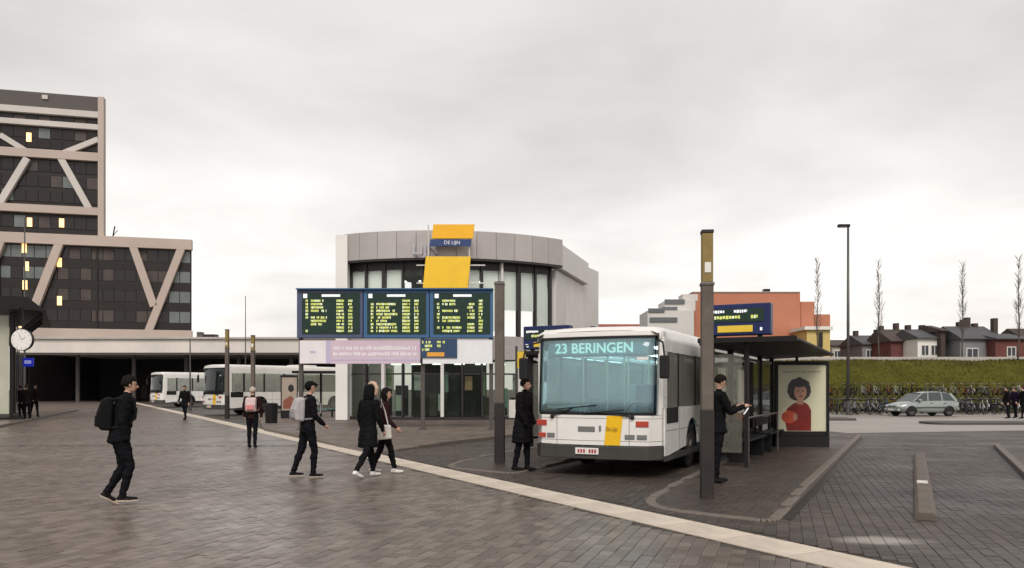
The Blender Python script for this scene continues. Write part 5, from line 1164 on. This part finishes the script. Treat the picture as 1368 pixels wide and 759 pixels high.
    for i in clothv:
        v = body.vertices[i]; c = v.co.copy(); v.co = c + Vector(nrm_[3*i:3*i+3])*(.013*noise.noise(Vector((c.x*9, c.y*9, c.z*18)))+.007*noise.noise(Vector((c.x*25, c.y*25, c.z*32))))
    for v in body.vertices:
        if v.co.z < zmin+.004: v.co.z = zmin+.004
    body.polygons.foreach_set('use_smooth', [True]*len(body.polygons))
    root = thing(name, label, 'person', loc, rz, group); root.scale = (s, s, s)
    bo = bpy.data.objects.new('body', body); COL.objects.link(bo); bo.parent = root; bo.location = (0, 0, -zmin-.003)
    def kid(mb, nm, m_, smooth=True): o_ = mb.build(nm, m_, root, smooth=smooth); o_.location = bo.location; return o_
    for sd_ in (-1, 1):
        mb = MB(); mb.ball(hp_(sd_*.03, .076, .008), .011, 8, 6); kid(mb, 'eye', M_eye)
    mb = MB(); mb.ball(hp_(0, .078, -.058), (.022,.008,.006), 8, 6); kid(mb, 'mouth', mat('lips', (.30,.12,.10), .5))
    if not (cap or hoodup):
        mb = MB(); rq = random.Random(len(label)); k0 = len(mb.v); mb.ball((0,0,0), (1,1,1), 22, 16); vv = []
        for (x_, y_, z) in mb.v:
            u = Vector((x_, y_, z)); n_ = 1+.06*noise.noise(u*6)+.05*noise.noise(u*13)
            c = Vector((u.x*.090, u.y*.104, u.z*.103))*n_
            c.y -= .018; c.z += .03
            if u.y > .38 and u.z < .30: c *= .72           # keep the face clear
            elif u.z < -.62 and not long_hair: c *= .85
            if long_hair and u.z < -.1 and u.y < .2: c.z -= .16*(-.1-u.z); c.y -= .01
            vv.append(tuple(hp_(*c)))
        mb.v = vv; kid(mb, 'hair', mat('hair_%03d%03d' % (int(hair[0]*999), int(hair[1]*999)), hair, .7, spec=.1, var=.3, scale=30, bump=.5, bscale=120))
    if fur:
        mb = MB(); rq = random.Random(5)
        for i in range(420):
            a = rq.uniform(0, 6.28); q = hp_(math.cos(a)*.122, .04+rq.uniform(-.02,.02), .04+math.sin(a)*.128); dr = (q-hp_(0,0,.0)).normalized()+Vector((rq.gauss(0,.5), rq.gauss(0,.5), rq.gauss(0,.5))); q2 = q+dr.normalized()*rq.uniform(.03,.055); w = Vector((rq.gauss(0,1), rq.gauss(0,1), rq.gauss(0,1))).normalized()*.009
            mb.add([q-w, q+w, q2], [(0,1,2)])
        ring = [hp_(math.cos(a*.314)*.120, .04, .04+math.sin(a*.314)*.126) for a in range(21)]; mb.tube(ring, .034, 7, cap=False); kid(mb, 'fur_trim', mat('fur', (.50,.36,.27), .9, var=.35, scale=40))
    if sole:
        for (hl, te) in ((feet[0], feet[1]), (feet[2], feet[3])):
            mb = MB(); d_ = (te-hl).normalized(); mb.bar(hl-d_*.05-Vector((0,0,.028)), te+d_*.035-Vector((0,0,.018)), .088, .022); kid(mb, 'sole', mat('sole_white', sole, .7), smooth=False)
    return root
def attach(root, x_, y_, z): return Matrix.LocRotScale(root.location, root.rotation_euler, root.scale) @ Vector((x_, y_, z))
def backpack(root, label, col, col2, w=.30, h=.44, d=.17, y=-.22, z=1.02, tilt=3):
    s = root.scale.x; p = attach(root, 0, y, z)
    t = thing('backpack', label, 'backpack', p, root.rotation_euler.z); t.scale = (s, s, s); t.rotation_euler.x = R(-tilt)
    m_ = mat('pack_%s' % label[:14], col, .8, var=.2, scale=9, bump=.3, spec=.12); m2 = mat('pack2_%s' % label[:14], col2, .8, var=.2, scale=9, bump=.3, spec=.12)
    mb = MB(); w2 = w/2; mb.prism_x([(.06,-.0),(-d+.06,.01),(-d+.02,h*.5),(-d+.07,h*.88),(-d+.13,h),(.05,h)], -w2, w2); mb.build('bag', m_, t, bevel=.045, segs=3)
    mb = MB(); mb.box(-w2+.04, w2-.04, -d+.005, -d+.08, .05, h*.45); mb.build('pocket', m2, t, bevel=.025)
    for s_ in (-1, 1):
        mb = MB(); mb.tube([(s_*.10,.04,h*.92),(s_*.12,.11,h*.98),(s_*.135,.25,h*.95),(s_*.145,.335,h*.68),(s_*.15,.33,h*.4),(s_*.165,.2,h*.15),(s_*.15,.05,h*.1)], .017, 6); mb.build('strap', m2, t)
    return t
PX = lambda px, d: X(px, d)
p1 = person('person all in black with dark backpack walking mid stride across the open paving', (PX(160, 11.25), 11.25, 0), R(-62), H=1.82, legs=((6, 34), (17, 30)), arms=((-14, 20, 1), (-10, 22, 1)), pockets=True, lean_=9, bulk=1.2, voxel=.009, foot_up=(28, 0), head=(-6, -6), sole=(.42,.34,.27))
backpack(p1, 'black backpack on the back of the person all in black', (.006,.006,.0065), (.009,.009,.0095), w=.31, h=.46, d=.17, z=1.02, y=-.15)
p3 = person('person in dark maroon jacket with pale pink backpack seen from behind, walking away', (PX(337, 22.3), 22.3, 0), R(4), H=1.70, legs=((4, 6), (-3, 4)), arms=((3, 18, 9), (-3, 18, 9)), bulk=1.08, jacket=(.022,.009,.010), hair=(.42,.36,.30), voxel=.011)
backpack(p3, 'pale pink and white backpack on the person in dark maroon jacket', (.50,.38,.37), (.55,.20,.20), w=.30, h=.42, d=.16, z=1.04, y=-.14)
p4 = person('person in black jacket and black cap with grey white backpack walking to the right', (PX(411, 14.7), 14.7, 0), R(-58), H=1.80, legs=((-12, 8), (13, 16)), arms=((-4, 30, 3), (6, 42, 3)), cap=True, bulk=1.06, voxel=.009, jacket=(.007,.006,.008), sole=(.4,.37,.35))
backpack(p4, 'light grey and white backpack on the person in black cap', (.38,.36,.36), (.24,.23,.24), w=.30, h=.44, d=.17, z=1.02, y=-.15)
p5 = person('person in long black coat with pinkish fur hood and bright white trainers', (PX(492, 14.7), 14.7, 0), R(-38), H=1.74, legs=((20, 12), (-19, 14)), arms=((-6, 20, 6), (4, 25, 6)), coat=.34, hoodup=True, fur=True, bulk=1.12, voxel=.009, jacket=(.006,.006,.007), trousers=(.007,.007,.009), shoes=(.68,.66,.63), foot_up=(0, 22))
p6 = person('person in dark burgundy top with dark ponytail hair walking close beside the fur hooded coat', (PX(513, 15.5), 15.5, 0), R(-80), H=1.69, legs=((-10, 12), (18, 8)), arms=((0, 20, 3), (8, 35, 3)), bulk=.95, voxel=.009, jacket=(.028,.010,.013), trousers=(.007,.006,.007), shoes=(.62,.58,.54), long_hair=True)
tb = thing('tote_bag', 'white tote bag hanging from the arm of the person in burgundy top', 'bag', (p6.location.x+.03, p6.location.y-.30, .66), R(-80))
mb = MB(); mb.prism_x([(-.15,.0),(.17,.03),(.15,.30),(-.13,.30)], -.035, .035); mb.build('bag', mat('tote_white', (.62,.59,.54), .8, var=.12, bump=.3), tb, bevel=.03)
mb = MB(); mb.tube([(0,-.09,.29),(0.02,-.06,.55),(0.06,-.02,.74),(0.02,.04,.55),(0,.10,.29)], .013, 6); mb.build('handle', MATS['tote_white'], tb)
p7 = person('person in long black coat waiting beside the left front corner of the nearest bus', (PX(699, 15.75), 15.75, ramp_z((X(699,15.75),15.75), TIP_L)), R(-115), H=1.84, legs=((5, 4), (-6, 6)), arms=((0, 22, 5), (2, 26, 4)), pockets=True, coat=.40, bulk=1.32, voxel=.011, jacket=(.006,.005,.006), hair=(.010,.007,.006))
p8 = person('person in black jacket looking down at a phone beside the stop post with yellow top', (PX(958, 13.1), 13.1, ramp_z((X(958,13.1),13.1), TIP_R)), R(-85), H=1.78, legs=((3, 3), (-4, 5)), arms=((22, 85, 2), (24, 85, 2)), coat=.12, bulk=1.12, voxel=.010, head=(-5, -24), hair=(.008,.006,.005))
ph = thing('mobile_phone', 'dark mobile phone held by the person under the shelter edge', 'phone', tuple(attach(p8, 0.0, .47, 1.13)), R(-85)); ph.rotation_euler.x = R(-35)
mb = MB(); mb.box(-.038,.038,-.006,.006,-.03,.12); mb.build('case', M_rub, ph, bevel=.004); mb = MB(); mb.box(-.033,.033,-.0075,-.0062,-.022,.112); mb.build('screen', M_scw, ph)
ppl = [('person in dark coat standing before the far buses near the pale band', 247, 42.5, 0, R(172), 1.84, 1.15, .25),
       ('person in black standing closest to the waiting hall corner post', 36, 41.3, PZ, R(60), 1.78, 1.15, .2), ('person in dark jacket waiting under the blue glowing sign', 46, 44.5, PZ, R(-120), 1.80, 1.15, .1), ('dark dressed person just outside the waiting hall entrance', 28, 43.0, PZ, R(100), 1.74, 1.1, .15),
       ('dark dressed person leading the small group by the parked bicycles', 1346, 44.5, .002, R(80), 1.78, 1.15, .2), ('person in navy jacket in the middle of the small group by the bicycles', 1356, 45.2, .002, R(100), 1.74, 1.2, .1), ('dark dressed person at the rear of the small group by the bicycles', 1367, 44.2, .002, R(85), 1.80, 1.15, .2),
       ('person in dark clothes walking beside the dark canopy underside', 230, 92.0, -.002, R(20), 1.75, 1.1, .0)]
for i, (lab, px, d, z, rz, H_, b_, c_) in enumerate(ppl):
    rq = random.Random(i); a_ = rq.uniform(2, 14)
    person(lab, (PX(px, d), d, z), rz, H=H_, legs=((a_, 8), (-a_, 8)), arms=((-a_, 15, 5), (a_, 20, 5)), bulk=b_, coat=c_, voxel=.018, jacket=(.006+.003*(i % 3), .006, .0065+.012*(i == 5)), trousers=(.006,.006,.008), hair=(.03+.02*(i % 2), .02, .015))

# ------------------------------------------------------------------ parked silver hatchback (local x = forward)
M_car = mat('car_silver', (0.30, 0.335, 0.32), .28, metal=.35, var=.05, scale=2, dirt=.15, coat=.6); M_cgl = mat('car_glass', (.035,.05,.05), .06, var=.2, spec=.8); M_plast = mat('car_plastic', (.03,.03,.032), .5)
def make_car(loc, rz, label):
    t = thing('parked_car', label, 'car', loc, rz)
    st = [(-1.98,.70,.48,.78,.80),(-1.90,.76,.36,.88,.90),(-1.45,.82,.26,.93,.95),(-.6,.83,.24,.92,.95),(.3,.83,.24,.91,.93),(.95,.82,.26,.87,.90),(1.5,.80,.28,.76,.80),(1.88,.74,.34,.66,.68),(2.0,.62,.42,.58,.60)]
    mb = MB(); rows = 7
    for (x_, hw, zb, zsh, zt_) in st:
        for (fy_, fz_) in [(.93, zb), (1.0, zb+.12), (1.03, (zb+zsh)/2), (1.0, zsh), (.88, zt_), (.45, zt_+.03), (0, zt_+.04)]: mb.v.append((x_, -hw*fy_, fz_))
        for (fy_, fz_) in [(.45, zt_+.03), (.88, zt_), (1.0, zsh), (1.03, (zb+zsh)/2), (1.0, zb+.12), (.93, zb)]: mb.v.append((x_, hw*fy_, fz_))
    n = 13
    for i in range(len(st)-1):
        for j in range(n-1): a = i*n+j; mb.f.append((a, a+n, a+n+1, a+1)); mb.mi.append(0)
        mb.f.append((i*n+n-1, (i+1)*n+n-1, (i+1)*n, i*n)); mb.mi.append(0)
    mb.f.append(tuple(range(n))); mb.f.append(tuple((len(st)-1)*n+j for j in range(n))[::-1]); mb.mi += [0, 0]
    mb.build('body', M_car, t, smooth=True, bevel=0)
    # greenhouse: glass volume, pillars and roof skin
    gp = [(-1.86,.90),(-1.52,1.36),(-.9,1.46),(.0,1.45),(.42,1.38),(1.12,.88)]
    def wy(z): return .76-(z-.88)*.30
    mb = MB(); k = len(gp)
    for s_ in (-1, 1):
        for (x_, z) in gp: mb.v.append((x_, s_*wy(z), z))
    mb.f += [tuple(range(k)), tuple(range(k, 2*k))[::-1]]+[(i, k+i, k+i+1, i+1) for i in range(k-1)]; mb.mi += [0]*(k+1); mb.build('window', M_cgl, t)
    mb = MB(); pts = [(-1.50,1.365),(-1.2,1.43),(-.9,1.468),(0,1.458),(.40,1.395)]
    for (x_, z) in pts: mb.v += [(x_, -wy(z)-.012, z-.03), (x_, -wy(z)*.9, z+.012), (x_, 0, z+.035), (x_, wy(z)*.9, z+.012), (x_, wy(z)+.012, z-.03)]
    for i in range(len(pts)-1):
        for j in range(4): a = i*5+j; mb.f.append((a, a+1, a+6, a+5)); mb.mi.append(0)
    mb.build('roof', M_car, t, smooth=True)
    for s_ in (-1, 1):
        for (a, b, w) in [((1.12,.88),(.42,1.38),.06), ((.12,.88),(.02,1.44),.07), ((-.85,.90),(-.85,1.44),.08), ((-1.8,.92),(-1.45,1.38),.16)]:
            mb = MB(); mb.bar((a[0], s_*(wy(a[1])+.006), a[1]), (b[0], s_*(wy(b[1])+.008), b[1]), .02, w, up=(1,0,0)); mb.build('pillar', M_car, t)
        mb = MB(); mb.box(-1.25, 1.2, s_*.845-.012, s_*.845+.012, .5, .56); mb.build('side_strip', M_plast, t)
        for (x_) in (-.05, -.95):
            mb = MB(); mb.box(x_-.1, x_+.08, s_*.838-.02, s_*.838+.02, .78, .81); mb.build('door_handle', M_plast, t)
        mb = MB(); mb.box(.62,.80,s_*.86-.1,s_*.86+.1,.92,1.05); mb.build('mirror', M_car, t, bevel=.03)
        mb = MB(); mb.box(1.80,1.955,s_*.56-.14,s_*.56+.12,.56,.69); mb.build('headlight', M_wht, t, bevel=.03)
        mb = MB(); mb.box(-1.965,-1.86,s_*.64-.1,s_*.64+.08,.66,.84); mb.build('tail_light', M_lred, t, bevel=.02)
        for ax_ in (-1.25, 1.22):
            wr = bpy.data.objects.new('wheel', None); COL.objects.link(wr); wr.parent = t; wr.location = (ax_, s_*.74, .295)
            mb = MB(); mb.tube([(0,-.1,0),(0,-.085,0),(0,.085,0),(0,.1,0)], [.26,.30,.30,.26], 24); mb.build('tyre', M_rub, wr)
            mb = MB(); mb.tube([(0,s_*.07,0),(0,s_*.105,0)], [.19,.18], 16); mb.build('rim', M_clamp, wr)
            mb = MB(); arc_ = [(ax_+.345*math.cos(math.pi*i/12), .30+.345*math.sin(math.pi*i/12)) for i in range(13)]; mb.prism_y(arc_, s_*.845-.012, s_*.845+.010); mb.build('wheel_arch', M_rub, t)
    mb = MB(); mb.box(1.86, 2.04, -.72, .72, .30, .47); mb.build('bumper', M_car, t, bevel=.05); mb = MB(); mb.box(-2.03,-1.86,-.72,.72,.36,.55); mb.build('bumper', M_car, t, bevel=.05)
    mb = MB(); mb.box(1.97, 2.0, -.38, .38, .56, .64); mb.build('grille', M_rub, t); mb = MB(); mb.box(2.04,2.055,-.25,.25,.36,.45); mb.build('number_plate', M_wht, t)
    return t
make_car((X(1231, 48.3), 48.3, .004), R(188), 'silver grey hatchback parked in front of the bicycles')
M_cw = thing('white_car', 'white car at the edge of the road behind the small group', 'car', (X(1392, 42), 42, .002), R(184))
bpy.data.objects.remove(M_cw)

# ------------------------------------------------------------------ bicycles
BM = [mat('bike_'+n_, c, .4, metal=.3) for n_, c in (('black', (.02,.02,.022)), ('grey', (.30,.30,.31)), ('blue', (.04,.07,.16)), ('red', (.20,.03,.03)), ('white', (.5,.5,.5)))]
def make_bike(fm, label):
    t = thing('bicycle', label, 'bicycle', (0,0,0), 0, 'bicycles parked in rows below the embankment')
    for x_ in (-.52, .52):
        wr = bpy.data.objects.new('wheel', None); COL.objects.link(wr); wr.parent = t; wr.location = (x_, 0, .34)
        ring = [(.32*math.cos(a*math.pi/10), 0, .32*math.sin(a*math.pi/10)) for a in range(21)]
        mb = MB(); mb.tube(ring, .02, 6, cap=False); mb.build('tyre', M_rub, wr)
        mb = MB()
        for a in range(8): mb.bar((0,0,0), (.31*math.cos(a*math.pi/4+.2), 0, .31*math.sin(a*math.pi/4+.2)), .006, .006, up=(0,1,0))
        mb.build('spokes', M_clamp, wr)
        mb = MB(); g_ = [(x_+.36*math.cos(a), 0, .34+.36*math.sin(a)) for a in (0.4, .9, 1.4, 1.9, 2.4)]
        for i in range(4): mb.bar(g_[i], g_[i+1], .05, .006)
        mb.build('mudguard', fm, t)
    mb = MB()
    for a, b in [((-.52,0,.34),(-.1,0,.30)),((-.1,0,.30),(-.2,0,.82)),((-.52,0,.34),(-.18,0,.72)),((-.1,0,.30),(.38,0,.72)),((-.18,0,.74),(.36,0,.82)),((.36,0,.92),(.43,0,.6)),((.43,0,.6),(.52,0,.34))]: mb.tube([a, b], .02, 6)
    mb.build('frame', fm, t)
    mb = MB(); mb.tube([(.16,-.27,1.02),(.30,-.2,1.04),(.37,0,1.02),(.30,.2,1.04),(.16,.27,1.02)], .014, 6).tube([(.36,0,.88),(.37,0,1.03)], .016, 6); mb.build('handlebar', M_clamp, t)
    mb = MB(); mb.prism([(-.34,-.08),(-.34,.08),(-.2,.06),(-.06,.02),(-.06,-.02),(-.2,-.06)], .88, .94); mb.tube([(-.19,0,.8),(-.2,0,.9)], .014, 6); mb.build('saddle', M_rub, t, bevel=.015)
    mb = MB(); mb.box(-.8,-.35,-.07,.07,.70,.72); mb.bar((-.74,0,.70),(-.53,0,.36),.02,.02); mb.build('carrier', M_clamp, t)
    mb = MB(); mb.tube([(-.1,-.07,.3),(-.1,.07,.3)], .09, 10).bar((-.1,.08,.3),(0,.1,.18),.02,.02).bar((-.1,-.08,.3),(-.2,-.1,.42),.02,.02); mb.build('crank', M_rub, t)
    return t
bl = ['black bicycle parked in the row below the embankment', 'grey bicycle parked in the row below the embankment', 'blue bicycle parked in the row below the embankment', 'red bicycle parked in the row below the embankment', 'white bicycle parked in the row below the embankment']
protos = [make_bike(BM[i], bl[i]) for i in range(5)]; used = [False]*5; rq = random.Random(44)
for row, (yd, x0, x1, stp, zt_) in enumerate([(50.8, 21.0, 24.4, .6, 0), (55.0, 21.6, 40.0, .42, 0), (55.0, 21.8, 40.0, .46, 1.02), (53.0, 21.4, 40.0, .5, 0), (51.0, 29.2, 32.0, .6, 0)]):
    x_ = x0
    while x_ < x1:
        if rq.random() < .9:
            i = rq.choice((0, 0, 0, 1, 1, 2, 3, 4)); o = protos[i] if not used[i] else copy_tree(protos[i]); used[i] = True
            o.location = (x_+rq.uniform(-.08,.08), yd+rq.uniform(-.12,.12), .006+zt_)
            o.rotation_euler = (R(rq.uniform(-5,5)), 0, R(90+rq.uniform(-24,24)*(1 if zt_ == 0 else .4)+(180 if rq.random() < .4 else 0)))
            o['label'] = bl[i] if zt_ == 0 else bl[i].replace('parked in the row', 'on the upper rack tier')
        x_ += stp
rk = thing('bicycle_rack', 'long two tier steel bicycle rack filled with bicycles', 'bicycle rack', (30.8, 55.0, .004))
for yy in (-.5, .5):
    mb = MB(); mb.tube([(-9.4,yy,.98),(9.4,yy,.98)], .03, 8); mb.build('rail', M_steel, rk)
for k in range(10):
    for yy in (-.5, .5):
        mb = MB(); mb.tube([(-9.2+2.04*k,yy,-.01),(-9.2+2.04*k,yy,.98)], .03, 8); mb.build('leg', M_steel, rk)
for k in range(40):
    mb = MB(); mb.box(-9.2+k*.46-.03,-9.2+k*.46+.03,-.85,.85,1.005,1.025); mb.build('wheel_channel', M_steel, rk)
bpy.data.scenes.remove(TMP)
